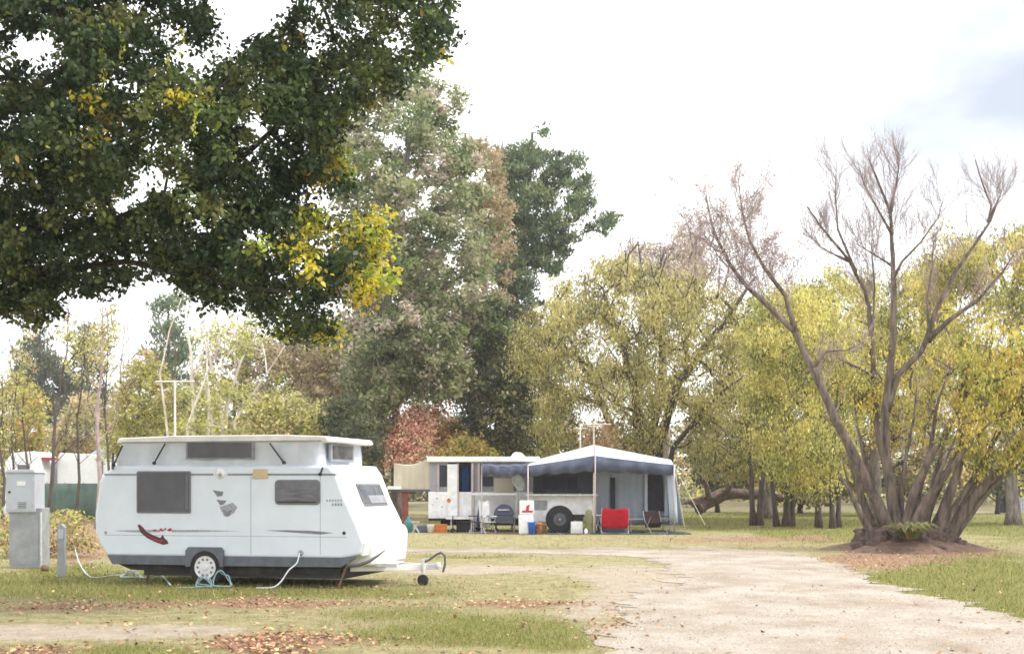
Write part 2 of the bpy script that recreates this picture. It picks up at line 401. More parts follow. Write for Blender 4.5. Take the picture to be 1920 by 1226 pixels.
rb = bmesh.new(); bmesh.ops.triangle_fill(rb, use_beauty=True, edges=[rb.edges.new((a, b)) for a, b in (lambda vs: [(vs[i], vs[(i+1) % len(vs)]) for i in range(len(vs))])([rb.verts.new((p.x, p.y, 0.007)) for p in outl])], normal=(0, 0, 1))
for f in rb.faces:
    if f.normal.z < 0: f.normal_flip()
rme = bpy.data.meshes.new('gravel_road'); rb.to_mesh(rme); rb.free()
road = bpy.data.objects.new('gravel_road', rme); C.objects.link(road); tag(road, kind='structure')
def road_material():
    m, t, b = node_mat('gravel'); N = t.nodes.new; Lk = t.links.new; tc = N('ShaderNodeTexCoord')
    mpn = N('ShaderNodeMapping'); mpn.inputs['Scale'].default_value = (1, .7, 1); Lk(tc.outputs['Object'], mpn.inputs[0])
    n1 = N('ShaderNodeTexNoise'); n1.inputs['Scale'].default_value = 0.9; n1.inputs['Detail'].default_value = 7; n1.inputs['Roughness'].default_value = .68
    n2 = N('ShaderNodeTexNoise'); n2.inputs['Scale'].default_value = 26; n2.inputs['Detail'].default_value = 5; n2.inputs['Roughness'].default_value = .75
    vo = N('ShaderNodeTexVoronoi'); vo.inputs['Scale'].default_value = 30
    for n in (n1, n2, vo): Lk(mpn.outputs[0], n.inputs['Vector'])
    r1 = N('ShaderNodeValToRGB'); e = r1.color_ramp.elements; e[0].position = .33; e[1].position = .6; e[0].color = (.30, .245, .185, 1); e[1].color = (.455, .41, .355, 1)
    r2 = N('ShaderNodeValToRGB'); e = r2.color_ramp.elements; e[0].position = .3; e[1].position = .62; e[0].color = (.62, .6, .58, 1); e[1].color = (1.0, 1.0, 1.0, 1)
    Lk(n1.outputs[0], r1.inputs[0]); Lk(n2.outputs[0], r2.inputs[0])
    mu = N('ShaderNodeMix'); mu.data_type = 'RGBA'; mu.blend_type = 'MULTIPLY'; mu.inputs[0].default_value = .9
    Lk(r1.outputs[0], mu.inputs[6]); Lk(r2.outputs[0], mu.inputs[7]); Lk(mu.outputs[2], b.inputs['Base Color'])
    b.inputs['Roughness'].default_value = .95; b.inputs['Specular IOR Level'].default_value = .15
    bp = N('ShaderNodeBump'); bp.inputs['Strength'].default_value = .7; bp.inputs['Distance'].default_value = .02
    ad = N('ShaderNodeMath'); ad.operation = 'ADD'; Lk(n2.outputs[0], ad.inputs[0]); Lk(vo.outputs[0], ad.inputs[1]); Lk(ad.outputs[0], bp.inputs['Height']); Lk(bp.outputs[0], b.inputs['Normal'])
    return m
rme.materials.append(road_material())

# ------------------------------------------------------------------ leaves, grass, trees
def unit(v): return v / np.maximum(np.linalg.norm(v, axis=1, keepdims=True), 1e-9)
def leaf_verts(c, d, n, l, w, hexa=False):
    """c centre, d direction, n normal; returns stacked vertices"""
    d = unit(d); s = unit(np.cross(d, n)); l = l[:, None]; w = w[:, None]
    if not hexa:
        return np.stack([c-d*l/2, c+s*w/2-d*l*.05, c+d*l/2, c-s*w/2-d*l*.05], 1).reshape(-1, 3), 4
    nn = unit(np.cross(s, d))
    return np.stack([c-d*l/2, c+s*w*.42-d*l*.22, c+s*w*.40+d*l*.16, c+d*l/2-nn*l*.12, c-s*w*.40+d*l*.16, c-s*w*.42-d*l*.22], 1).reshape(-1, 3), 6
def pal_pick(pal, rng, n):
    w = np.array([p[1] for p in pal], float); w /= w.sum()
    return np.array([p[0] for p in pal])[rng.choice(len(pal), n, p=w)]

def scatter_leaves(cents, rad, per, size, pal, rng, style='round', colfun=None, hexa=False, mixin=0.25, squash=.75, aspect=.55):
    """cents (n,3), rad (n,), per = leaves per clump"""
    n = len(cents); idx = np.repeat(np.arange(n), per); k = len(idx)
    off = unit(rng.normal(size=(k, 3))) * (rng.random((k, 1))**.55)
    off[:, 2] *= squash
    if style == 'droop': off[:, 2] = off[:, 2]*1.3 - .35*rng.random(k)
    c = cents[idx] + off * rad[idx][:, None]
    d = rng.normal(size=(k, 3)); nn = rng.normal(size=(k, 3))
    if style == 'round': d = d + off*1.2; d[:, 2] -= .4; nn[:, 2] += 1.0
    elif style == 'droop': d[:, 2] -= 2.0; d[:, :2] *= .7
    elif style == 'up': d = d*.55 + off; d[:, 2] += 1.0
    sz = size * (.65 + .7*rng.random(k))
    V, m = leaf_verts(c, d, nn, sz, sz*aspect*(.8+.4*rng.random(k)), hexa)
    base = pal_pick(pal, rng, n) if colfun is None else colfun(cents, rng)
    col = base[idx]
    alt = pal_pick(pal, rng, k); q = rng.random(k) < mixin; col[q] = alt[q]
    col = col * (.6 + .8*rng.random((k, 1)))
    return V, m, np.clip(col, 0, 1)

def sample_crown(poly, Yc, dep, n, rng, inset=8, thin=.36):
    xs = [p[0] for p in poly]; ys = [p[1] for p in poly]; outp = []
    px = rng.uniform(min(xs), max(xs), n*8); py = rng.uniform(min(ys), max(ys), n*8)
    wsz = min(max(xs)-min(xs), max(ys)-min(ys)); amp = min(34, .20*wsz); so = float(rng.uniform(0, 90))
    qx = px + amp*2*(fbm(px/38+so, py/38, 3, 3)-.5); qy = py + amp*2*(fbm(px/38, py/38+so, 4, 3)-.5)
    ok = inpoly(qx, qy, poly); px, py = px[ok], py[ok]
    ed = edgedist(px, py, poly); ok = (ed > inset*rng.uniform(-.3, 1.2, len(px))) & (fbm(px/55+so+7, py/55, 9, 3) > thin); px, py, ed = px[ok][:n], py[ok][:n], ed[ok][:n]
    mxd = max(ed.max(), 1)
    Y = Yc + dep*rng.uniform(-1, 1, len(px))*np.sqrt(np.clip(ed/mxd*1.6, .06, 1))
    return np.stack([(px-960)*Y/F, Y, H-(py-HY)*Y/F], 1), px, py

def grow(trunks, targets, tipr=.012, bend=.12, rng=None, step=.9, sides=6, up_pen=1.0, taper=.5, trunk_top=.5, wob=.06, twigs=None):
    """branches from the trunk polylines to every target point; returns an MB with all wood"""
    pos = []; par = []; tr_r = []; chains = []
    for pts, r0 in trunks:
        pts = [np.array(p, float) for p in pts]; prev = -1; chain = []; tot = sum(np.linalg.norm(pts[i+1]-pts[i]) for i in range(len(pts)-1)); run = 0
        for i in range(len(pts)-1):
            a, b = pts[i], pts[i+1]; L = np.linalg.norm(b-a); k = max(1, int(L/max(step*.6, tot/26)))
            for j in range(k + (1 if i == len(pts)-2 else 0)):
                p = a + (b-a)*j/k; f = (run + L*j/k)/tot
                p = p + (rng.normal(size=3)*wob*r0*1.5 if 0.02 < f else 0)
                pos.append(p); par.append(prev); prev = len(pos)-1; chain.append(prev); tr_r.append(r0*(1-f*(1-trunk_top*.35)) * (1 + .35*max(0, 1-f*14)))
            run += L
        chains.append(chain)
    tips = []
    if len(targets):
        tp = np.array(pos); dd = np.array([np.min(np.linalg.norm(tp-t, axis=1)) for t in targets])
        order = [(t, False) for t in targets[np.argsort(dd)]]
    else: order = []
    if twigs is not None and len(twigs):
        tp = np.array(pos); dd = np.array([np.min(np.linalg.norm(tp-t, axis=1)) for t in twigs]); order += [(t, True) for t in twigs[np.argsort(dd)]]
    if order:
        for t, st in order:
            A = np.array(pos); dv = t - A; L = np.linalg.norm(dv, axis=1)
            cost = L*(1 + (4.0 if st else up_pen)*np.clip(-dv[:, 2]/np.maximum(L, 1e-6)+(.75 if st else .35), 0, 1.8))
            i0 = int(np.argmin(cost)); L0 = L[i0]
            if L0 < .05: continue
            a = A[i0]; k = max(2, min(7, int(L0/step)+1)); mid = (a+t)/2 + np.array([0, 0, (-.03 if st else bend)*L0]) + rng.normal(size=3)*(.03 if st else .06)*L0
            prev = i0; ch = [i0]
            for j in range(1, k+1):
                f = j/k; p = (1-f)**2*a + 2*f*(1-f)*mid + f*f*t
                pos.append(p); par.append(prev); prev = len(pos)-1; ch.append(prev); tr_r.append(0)
            chains.append(ch); tips.append(prev)
    cnt = np.zeros(len(pos)); 
    for i in tips: cnt[i] += 1
    for i in range(len(pos)-1, -1, -1):
        if par[i] >= 0: cnt[par[i]] += cnt[i]
    tot = max(cnt.max(), 1); rmax = max(r for _, r in trunks)
    r = tipr + (rmax*.62-tipr)*(cnt/tot)**taper
    r = np.where(np.array(tr_r) > 0, np.array(tr_r), r); mb = MB()
    for ci, ch in enumerate(chains):
        rr = [float(r[i]) for i in ch]
        if ci >= len(trunks): rr[0] = min(rr[0], rr[1]*1.25); rr[-1] = tipr*.5
        for q in range(1, len(rr)): rr[q] = min(rr[q], rr[q-1]*1.02)
        mb.tube([pos[i] for i in ch], rr, sides if ci < len(trunks) else (5 if rr[0] > .03 else 3), cap=ci < len(trunks))
    return mb

LAI_MUL = 1.8
SIZE_MUL = 1.12
def make_tree(name, label, cat, crowns, trunks, bark, leafm, pal, size, clumps, lai=4.0, style='round', seed=1, clump_r=.6, group=None,
              tipr=.012, bend=.12, bare=None, colfun=None, hexa=False, aspect=.55, trunk_name='trunk', squash=.75, inset=8, up_pen=1.0, sides=7, wood_frac=1.0, step=.9, mixin=.25, thin=.33):
    """crowns: list of (pixel outline, distance, half depth); bare: outline of leafless twigs (outline, distance, half depth, count)"""
    rng = np.random.default_rng(seed); base = Vector(trunks[0][0][0]); base.z = 0
    root = thing(name, label, cat, base, 0, group); tg = []; LV = []; LC = []
    areas = []
    for poly, Yc, dep in crowns:
        a = 0
        for i in range(len(poly)): a += poly[i][0]*poly[(i+1) % len(poly)][1] - poly[(i+1) % len(poly)][0]*poly[i][1]
        areas.append(abs(a)/2*(Yc/F)**2)
    for i_c, ((poly, Yc, dep), ar) in enumerate(zip(crowns, areas)):
        lai_ = lai*LAI_MUL; size = size*(SIZE_MUL if style != 'droop' else .95) if i_c == 0 else size; n = max(6, int(1.5*clumps*ar/sum(areas))); cents, px, py = sample_crown(poly, Yc, dep, n, rng, inset, thin); n = len(cents)
        per = max(4, int(lai_*ar/(n*size*size*aspect*.5)))
        rad = clump_r*(.6+.8*rng.random(n))
        V, m, col = scatter_leaves(cents, rad, per, size, pal, rng, style, colfun, hexa, squash=squash, aspect=aspect, mixin=mixin)
        LV.append(V); LC.append(col); tg.append(cents[rng.random(n) < wood_frac])
    if bare:
        tws = np.concatenate([sample_crown(poly, Yc, dep, n, rng, 2)[0] for poly, Yc, dep, n in bare])
    else: tws = None
    tg = np.concatenate(tg) if tg else np.zeros((0, 3))
    wood = grow(trunks, tg, tipr, bend, rng, sides=sides, up_pen=up_pen, step=step, twigs=tws)
    wood.build(trunk_name, bark, root, smooth=True)
    if LV:
        mesh_np('crown', np.concatenate(LV) - np.array(base)[None, :], m, leafm, root, np.concatenate(LC))
    return root

# ------------------------------------------------------------------ the pop-top caravan
TH = math.radians(-14); W0 = G(388, 1098)
RM = Matrix.Rotation(TH, 4, 'Z'); RI = RM.inverted()
def L(px, py, yl=0.0):
    """photo point on the lengthwise plane yl of the caravan -> (along, up) in metres"""
    o = RI @ (Vector((0, 0, H)) - W0); d = RI @ Vector(((px-960)/F, 1, -(py-HY)/F))
    t = (yl - o.y)/d.y; q = o + d*t
    return (q.x, q.z)
CW = 2.15                                        # body width
van = thing('caravan', 'white pop-top caravan with raised roof, grey skirt and red swoosh parked on the grass', 'caravan', W0, TH)
side = [L(*p) for p in [(213,873),(197,886),(186,901),(182,940),(178,963),(178,997),(186,1018),(200,1041),(640,1047),(676,1040),(682,1018),(668,980),(648,938),(630,890),(618,873)]]
MB().prism(side, 0, CW).build('body', M['van_white_shaded'], van, local=True, bevel=.045, seg=3, angle=50)
def sp(L_, a, b): return MB().prism([L(*p) for p in L_], a, b)
# front end cap: glossy moulded panel standing proud of the slope
def offs(pts, d):
    o = []
    for i, p in enumerate(pts):
        a = pts[max(i-1, 0)]; b = pts[min(i+1, len(pts)-1)]; t = Vector((b[0]-a[0], b[1]-a[1])).normalized(); o.append((p[0]-t.y*d, p[1]+t.x*d))
    return o
fr = [L(*p) for p in [(676,1043),(682,1018),(668,980),(648,938),(630,890),(618,872)]]
fo = offs(fr, -.035); fi = offs(fr, .03)
MB().prism(fo + fi[::-1], .03, CW-.03).build('front_panel', M['front_white_lit'], van, local=True, bevel=.03, seg=3, angle=40)
# plane of the sloping front: point at height z
def fx(z):
    for (x1, z1), (x2, z2) in zip(fo[:-1], fo[1:]):
        if min(z1, z2) <= z <= max(z1, z2): return x1 + (x2-x1)*(z-z1)/(z2-z1+1e-9)
    return fo[1][0]
def front_rect(y0, y1, z0, z1, d0, d1, slant=0):
    b = MB(); P8 = []
    for d in (d0, d1):
        for y, z in ((y0+slant, z0), (y1, z0), (y1, z1), (y0, z1)): P8.append((fx(z)+d*.9, y, z+d*.4))
    return b.hexa(P8)
front_rect(.62, 1.78, 1.33, 1.71, .0, .018).build('window_frame', M['window_frame'], van, local=True, bevel=.008)
front_rect(.66, 1.74, 1.365, 1.675, .012, .026).build('window', M['glass'], van, local=True)
front_rect(.95, 1.74, 1.37, 1.52, .024, .030).build('blind', M['pale_blind'], van, local=True)
# front storage boot
bz0, bz1 = .36, 1.0; bx = fx(.75)-.62
bt = MB().prism([(bx,bz0),(bx+.62,bz0),(bx+.655,.62),(bx+.665,.90),(bx+.60,bz1),(bx,bz1)], .26, CW-.12).build('front_boot', M['front_white_lit'], van, local=True, bevel=.05, seg=3)
MB().box(bx+.30, bx+.655, .38, CW-.24, .86, .872).build('boot_seam', M['trim_line'], bt, local=True)
# curved black moulding sweeping under the front corner
cv = [(L(650,1060)[0], -.01, .36), (L(672,1055)[0], .02, .39), (L(688,1046)[0], .12, .45), (L(700,1032)[0], .24, .54), (L(708,1020)[0], .36, .62)]
MB().tube(cv, [.02,.028,.026,.02,.008], 8).build('corner_moulding', M['dark_trim'], van, local=True, smooth=True)
# skirt
sp([(201,1040),(640,1045),(668,1045),(640,1063),(420,1061),(350,1059),(211,1057)], -.014, .05).build('skirt', M['skirt_grey'], van, local=True, bevel=.006)
sp([(212,1056),(352,1059),(420,1062),(636,1064),(632,1076),(420,1076),(240,1068)], .10, .18).build('chassis_rail', M['under'], van, local=True)
MB().box(L(262,1060)[0], L(640,1060)[0], .14, CW-.10, .15, .345).build('underbody_shade', M['black'], van, local=True)  # black box dropped low to deepen the shade beneath the floor
# wheels
wc = L(388, 1069); wr = .315
def wheel(y0, sgn):
    t = MB().lathe((wc[0], y0, wr), 'y', [(0*sgn,.215),(0*sgn,.27),(.02*sgn,wr-.012),(.05*sgn,wr),(.15*sgn,wr),(.18*sgn,wr-.012),(.20*sgn,.27),(.20*sgn,.215)], 36).build('wheel', M['rubber'], van, local=True, bevel=0)
    r = MB(); r.lathe((wc[0], y0, wr), 'y', [(-.006*sgn,.06),(-.008*sgn,.178),(-.012*sgn,.192),(.03*sgn,.197),(.05*sgn,.21)], 36)
    r.lathe((wc[0], y0, wr), 'y', [(-.022*sgn,.0),(-.022*sgn,.045),(.0,.06)], 20)
    r.build('rim', M['rim'], t, local=True)
    for k in range(10):
        a = 2*math.pi*k/10; MB().lathe((wc[0]+math.cos(a)*.135, y0-.0085*sgn, wr+math.sin(a)*.135), 'y', [(-.004*sgn,.022),(.006*sgn,.022)], 10).build('rim_hole', M['grey_ink'], t, local=True)
wheel(-.06, 1); wheel(CW+.06, -1)
MB().tube([(wc[0], 0, wr), (wc[0], CW, wr)], .035, 8).build('axle', M['under'], van, local=True)
ax0, ax1 = L(351,1040)[0], L(421,1040)[0]; zt, zb = L(388,1025)[1], L(388,1062)[1]; cx = wc[0]
arch = [(ax0,zb),(ax0,zt-.06),(ax0+.05,zt),(ax1-.05,zt),(ax1,zt-.06),(ax1,zb),(ax1-.04,zb)]
for k in range(0, 13):
    a = math.pi*k/12; arch.append((cx+math.cos(a)*.27, max(zb, wr+math.sin(a)*.275) if 0 < k < 12 else zb))
arch.append((ax0+.04, zb))
MB().prism(arch, -.075, .0).build('wheel_arch', M['skirt_grey'], van, local=True, bevel=.008)
MB().box(ax0+.03, ax1-.03, -.004, .02, zb-.02, zt-.05).build('wheel_well_shade', M['black'], van, local=True)  # flat black plate standing in for the shaded hollow behind the wheel
# pop-top canvas and roof
cz0, cz1 = L(420,873)[1]-.03, L(420,829)[1]; xr, xf = L(226,850)[0], L(590,850)[0]+.02
def fold(x, s): return .018*math.sin(x*9+s) + .012*math.sin(x*23+s*2)
can = MB(); rows = []
N = 60
ring = []
for k in range(N+1): ring.append((xr+(xf-xr)*k/N, .05))
for k in range(1, 26): ring.append((xf, .10+(CW-.2)*k/25))
for k in range(1, N+1): ring.append((xf-(xf-xr)*k/N, CW-.10))
for k in range(1, 25): ring.append((xr, CW-.10-(CW-.2)*k/25))
ring.append(ring[0])
for q in range(7):
    f = q/6; row = []
    for i, (x, y) in enumerate(ring):
        o = .02*math.sin(math.pi*f)*(math.sin(i*.9)+math.sin(i*.37+1)) if i < len(ring)-1 else .02*math.sin(math.pi*f)*math.sin(1)
        xx = x + (-.10*(1-f) if x < xr+.01 else 0) + (.03*(1-f) if x > xf-.01 else 0)
        row.append((xx, y-o if y < .2 else y+o*(y > CW-.2), cz0+(cz1-cz0)*f))
    rows.append(row)
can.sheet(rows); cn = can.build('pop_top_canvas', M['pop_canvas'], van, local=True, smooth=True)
def lp(px, py, y=.02): x, z = L(px, py, y); return (x, z)
MB().prism([lp(353,830),(lp(472,830)),(lp(472,858)),(lp(353,858))], -.005, .03).build('mesh_window', M['fly_screen'], cn, local=True)
MB().prism([lp(349,829),lp(476,829),lp(476,861),lp(349,861)], .006, .04).build('mesh_window_border', M['pale_blind'], cn, local=True)
MB().box(xf+.07, xf+.11, .38, 1.45, cz0+.10, cz1-.02).build('canvas_front_window', M['pale_blind'], cn, local=True)
MB().box(xf+.075, xf+.118, .46, 1.37, cz0+.15, cz1-.05).build('canvas_front_pane', M['glass'], cn, local=True)
rz0, rz1 = L(420,830)[1], L(420,818)[1]
rf = MB().prism([(L(217,825)[0], rz0+.01), (L(222,820)[0], rz1-.01), (xr+1, rz1+.02), (xf-.6, rz1+.02), (xf+.17, rz1-.01), (xf+.22, rz0+.03), (xf+.19, rz0)], .0, CW).build('roof', M['roof_white'], van, local=True, bevel=.025, seg=3)
MB().box(xr+.02, xf+.1, -.012, -.001, rz0+.012, rz0+.03).build('roof_edge_trim', M['trim_line'], rf, local=True)
for a, b in (((311,831),(290,868)), ((507,831),(533,867)), ((231,835),(214,872)), ((606,876),(601,889))):
    x1, z1 = L(*a); x2, z2 = L(*b); MB().tube([(x1,-.02,z1),(x2,-.02,z2)], .014, 6).lathe((x2,-.035,z2), 'y', [(0,.028),(.035,.028)], 10).build('roof_strut', M['black'], van, local=True)
# roof catch at the rear
MB().tube([(L(222,848)[0]-.1, 0, L(222,848)[1]), (L(214,880)[0]-.02, -.015, L(214,880)[1])], .02, 6).build('roof_catch', M['dark_trim'], van, local=True)
# windows
def round_rect(x0, x1, z0, z1, r, n=5):
    o = []
    for cx_, cz_, a0 in ((x1-r, z1-r, 0), (x0+r, z1-r, 90), (x0+r, z0+r, 180), (x1-r, z0+r, 270)):
        for k in range(n+1):
            a = math.radians(a0+90*k/n); o.append((cx_+r*math.cos(a), cz_+r*math.sin(a)))
    return o
def van_window(p0, p1, r, fw, pane, blindz=None):
    x0, z1 = L(*p0); x1, z0 = L(*p1)
    f = MB().prism(round_rect(x0, x1, z0, z1, r), -.022, .01).build('window', M['window_frame'], van, local=True, bevel=.006)
    MB().prism(round_rect(x0+fw, x1-fw, z0+fw, z1-fw, max(.01, r-fw*.6)), -.028, -.018).build('pane', pane, f, local=True)
    return f, x0, x1, z0, z1
f1, x0, x1, z0, z1 = van_window((257,883), (358,962), .03, .028, M['fly_screen'])
MB().box(x1-.07, x1-.045, -.034, -.026, z0+.06, z1-.06).build('window_stay', M['window_frame'], f1, local=True)
f2, x0, x1, z0, z1 = van_window((516,899), (601,946), .07, .03, M['glass'])
for k in range(3):
    zz = z0+.09+k*.085; MB().box(x0+.05, x1-.05, -.032, -.027, zz, zz+.022).build('blind', M['blind_dark'], f2, local=True)
MB().box(x0+.07, x1-.07, -.036, -.027, z0+.035, z0+.055).build('window_catch', M['black'], f2, local=True)
# trim line, decals, fittings
sp([(196,888),(400,887.5),(400,891),(196,891)], -.008, .01).build('trim_strip', M['trim_line'], van, local=True)
sp([(427,887.5),(629,887.5),(630,891),(427,891)], -.008, .01).build('trim_strip', M['trim_line'], van, local=True)
sp([(476,879),(501,879),(503,897),(474,897)], -.03, .0).build('access_hatch', M['beige'], van, local=True, bevel=.01)
x, z = L(413,888); lamp = MB().lathe((x,-.03,z), 'y', [(0,.05),(.012,.085),(.03,.09),(.04,.09)], 18).build('annexe_lamp', M['white_plastic'], van, local=True, smooth=True)
MB().lathe((x+.01,-.036,z-.02), 'y', [(0,.035),(.01,.035)], 12).build('lamp_lens', M['pale_ink'], lamp, local=True)
def decal(name, polys, m, t=.004):
    b = MB()
    for p in polys: b.prism([L(*q) for q in p], -t, .002)
    return b.build(name, m, van, local=True)
decal('side_stripe', [[(213,994.5),(260,992.8),(300,992.8),(300,997.2),(250,997.5)],[(322,992.8),(380,993),(452,995),(380,996.8),(322,997.2)]], M['pale_ink'])
decal('side_stripe', [[(496,994),(540,993.4),(585,994.6),(626,998.5),(600,1001.5),(560,998.5)]], M['grey_ink'])
decal('swoosh_decal', [[(258,984),(262,982.5),(268,988),(276,997),(288,1003),(301,1008),(305,1002),(309,1009),(314,1013),(316,1019),(306,1021),(292,1016),(276,1008),(264,998)]], M['maroon'], .006)
decal('swoosh_highlight', [[(272,1000),(286,1008),(300,1013),(306,1011),(304,1016),(290,1012)],[(284,994),(290,991.5),(296,993),(292,995.5)],[(298,993),(302,989.5),(306,993),(311,988.5),(312,992),(304,996)],[(313,993),(320,989),(323,993),(318,996)]], M['red_ink'], .008)
decal('bird_emblem', [[(399,918.5),(409,920),(419,921.5),(417,929),(408,931)],[(406,936),(415,937.5),(425,938),(420,945),(413,947)]], M['grey_ink'])
decal('bird_emblem', [[(412,950),(424,946),(436,942),(445,950),(439,961),(427,969),(420,967)]], M['pale_ink'])
decal('bird_emblem_wing', [[(418,955),(427,958),(436,955),(430,966),(423,967)]], M['grey_ink'], .007)
for i in range(6): decal('lettering', [[(612+i*5.2,936),(615+i*5.2,936),(615+i*5.2,940),(612+i*5.2,940)]], M['pale_ink'])
for i in range(4): decal('lettering', [[(622+i*5.4,943),(625.6+i*5.4,943),(625.6+i*5.4,948),(622+i*5.4,948)]], M['pale_ink'])
for q, mm in (((198,998), 'pale_ink'), ((645,999), 'black')):
    x, z = L(*q); MB().lathe((x,-.012,z), 'y', [(0,.022),(.014,.032)], 12).build('marker_lamp', M[mm], van, local=True)
x, z = L(564,1036); MB().lathe((x,-.02,z), 'y', [(0,.035),(.02,.05)], 12).box(x-.03,x+.03,-.05,-.02,z-.02,z+.01).build('water_inlet', M['pale_ink'], van, local=True)
for px_ in (300, 470, 600):
    if px_ != 300: sp([(px_,892),(px_+1,892),(px_+1,1040),(px_,1040)], -.0015, .01).build('panel_seam', M['pale_ink'], van, local=True)
sp([(196,1002),(650,1006),(650,1007),(196,1003)], -.0012, .01).build('panel_seam', M['pale_ink'], van, local=True)
# drawbar, hitch and jockey wheel on the centre line
yc = CW/2
xe = L(800, 1070, yc)[0]; xb = L(640,1070)[0]-.3
db = MB()
for y in (.28, CW-.28):
    a = Vector((xb, y, .30)); b = Vector((xe, yc+(.05 if y > 1 else -.05), .31)); d = (b-a).normalized(); n = Vector((-d.y, d.x, 0))*.028; u = Vector((0, 0, .05))
    db.hexa([a-n-u, b-n-u, b+n-u, a+n-u, a-n+u, b-n+u, b+n+u, a+n+u])
db.build('drawbar', M['white_plastic'], van, local=True, bevel=.006)
MB().box(xe-.04, xe+.18, yc-.05, yc+.05, .27, .36).lathe((xe+.20,yc,.27), 'z', [(0,.045),(.05,.06),(.10,.05),(.12,.02)], 14).build('hitch', M['galv'], van, local=True, bevel=.008)
MB().tube([(xe-.10,yc+.06,.37),(xe+.02,yc+.06,.42),(xe+.16,yc+.06,.52),(xe+.24,yc+.06,.55)], .020, 6).tube([(xe+.24,yc+.06,.55),(xe+.30,yc+.06,.50),(xe+.31,yc+.06,.36),(xe+.27,yc+.06,.22)], .022, 6).build('handbrake_lever', M['dark_trim'], van, local=True)
jx = L(793,1080,yc-.14)[0]
jk = MB().tube([(jx,yc-.14,.20),(jx,yc-.14,.44)], .03, 8).tube([(jx,yc-.14,.44),(jx+.10,yc-.14,.46)], .012, 6).build('jockey_wheel', M['galv'], van, local=True)
MB().lathe((jx,yc-.17,.095), 'y', [(0,.05),(0,.085),(.012,.095),(.048,.095),(.06,.085),(.06,.05)], 20).build('tyre', M['rubber'], jk, local=True)
MB().box(xb+.25, xb+.85, .52, CW-.6, .34, .37).box(L(655,1070)[0], L(725,1070)[0], .5, .56, .33, .39).build('step_plate', M['galv'], van, local=True, bevel=.004)
# corner legs
for (p, q, y) in (((646,1064),(632,1093),.08), ((268,1062),(258,1084),.3)):
    x1, z1 = L(*p); x2, z2 = L(*q); MB().tube([(x1,y,.36),(x2,y,.03)], .02, 6).box(x2-.07,x2+.07,y-.05,y+.05,.0,.03).build('corner_leg', M['wood'], van, local=True)

# ------------------------------------------------------------------ hoses and cable at the caravan
def ground_path(pts, lift=.02): return [G(*p) + Vector((0, 0, lift + (p[2] if len(p) > 2 else 0))) if len(p) == 2 else G(p[0], p[1]) + Vector((0, 0, p[2])) for p in pts]
def smooth(pts, n=8):
    o = []; pts = [Vector(p) for p in pts]
    for i in range(len(pts)-1):
        p0, p1, p2, p3 = pts[max(i-1,0)], pts[i], pts[i+1], pts[min(i+2,len(pts)-1)]
        for k in range(n):
            t = k/n; o.append(.5*((2*p1)+(-p0+p2)*t+(2*p0-5*p1+4*p2-p3)*t*t+(-p0+3*p1-3*p2+p3)*t**3))
    o.append(pts[-1]); return o
def top(o, label, cat, group=None): return tag(o, label, cat, group)
xi, zi = L(564,1036); hw = van.matrix_world
def vanw(x, y, z): return W0 + (RM.to_3x3() @ Vector((x, y, z)))
h1 = [vanw(xi,-.05,zi), vanw(xi-.02,-.12,zi-.16), vanw(xi-.12,-.22,.30), vanw(xi-.22,-.30,.12), vanw(xi-.34,-.36,.03), vanw(xi-.60,-.42,.02)]
top(MB().tube(smooth(h1), .013, 6).build('water_hose', M['hose'], origin=h1[-1], smooth=True), 'pale water hose hanging from the grey skirt of the white caravan to the grass', 'hose')
def coil(cx, cy, r, turns, seed, lift=.03, h=.10):
    rr = random.Random(seed); o = []
    for k in range(int(turns*9)):
        a = 2*math.pi*k/9; q = r*(.75+.5*rr.random()); o.append((cx+math.cos(a)*q*1.15, cy+math.sin(a)*q*.35, lift+max(0, math.sin(a))*h*(.6+.8*rr.random())))
    return o
c1 = [Vector(G(120+20,1030)) + Vector((0,0,.45))]
hp = ground_path([(138,1040,.30),(148,1062,.10),(165,1080,.02),(185,1084,.02),(215,1080,.02),(232,1082,.03)])
top(MB().tube(smooth(hp), .012, 6).build('cable', M['hose'], origin=Vector((hp[-1].x, hp[-1].y, 0)), smooth=True), 'thin pale cable drooping from the steel bollard into the grass left of the caravan', 'cable')
b = G(247,1084); pts = coil(b.x, b.y, .15, 3, 3); e = G(320,1100); pts += [(b.x+.3, b.y-.15, .03), (b.x+.55, b.y-.1, .07), (e.x, e.y, .03)]
top(MB().tube(smooth(pts, 4), .013, 6).build('coiled_hose', M['hose'], origin=b, smooth=True), 'loosely coiled pale hose lying in grass below the rear window of the caravan', 'hose')
b = G(395,1102); pts = coil(b.x-.12, b.y, .10, 2.6, 4, h=.14); pts += coil(b.x+.16, b.y+.03, .12, 1.6, 6, h=.22); e = G(330,1104); pts = [(e.x, e.y, .02)] + pts
top(MB().tube(smooth(pts, 4), .0105, 6).build('coiled_hose', M['hose_blue'], origin=b, smooth=True), 'blue-green coiled hose looped against the wheel of the white caravan', 'hose')

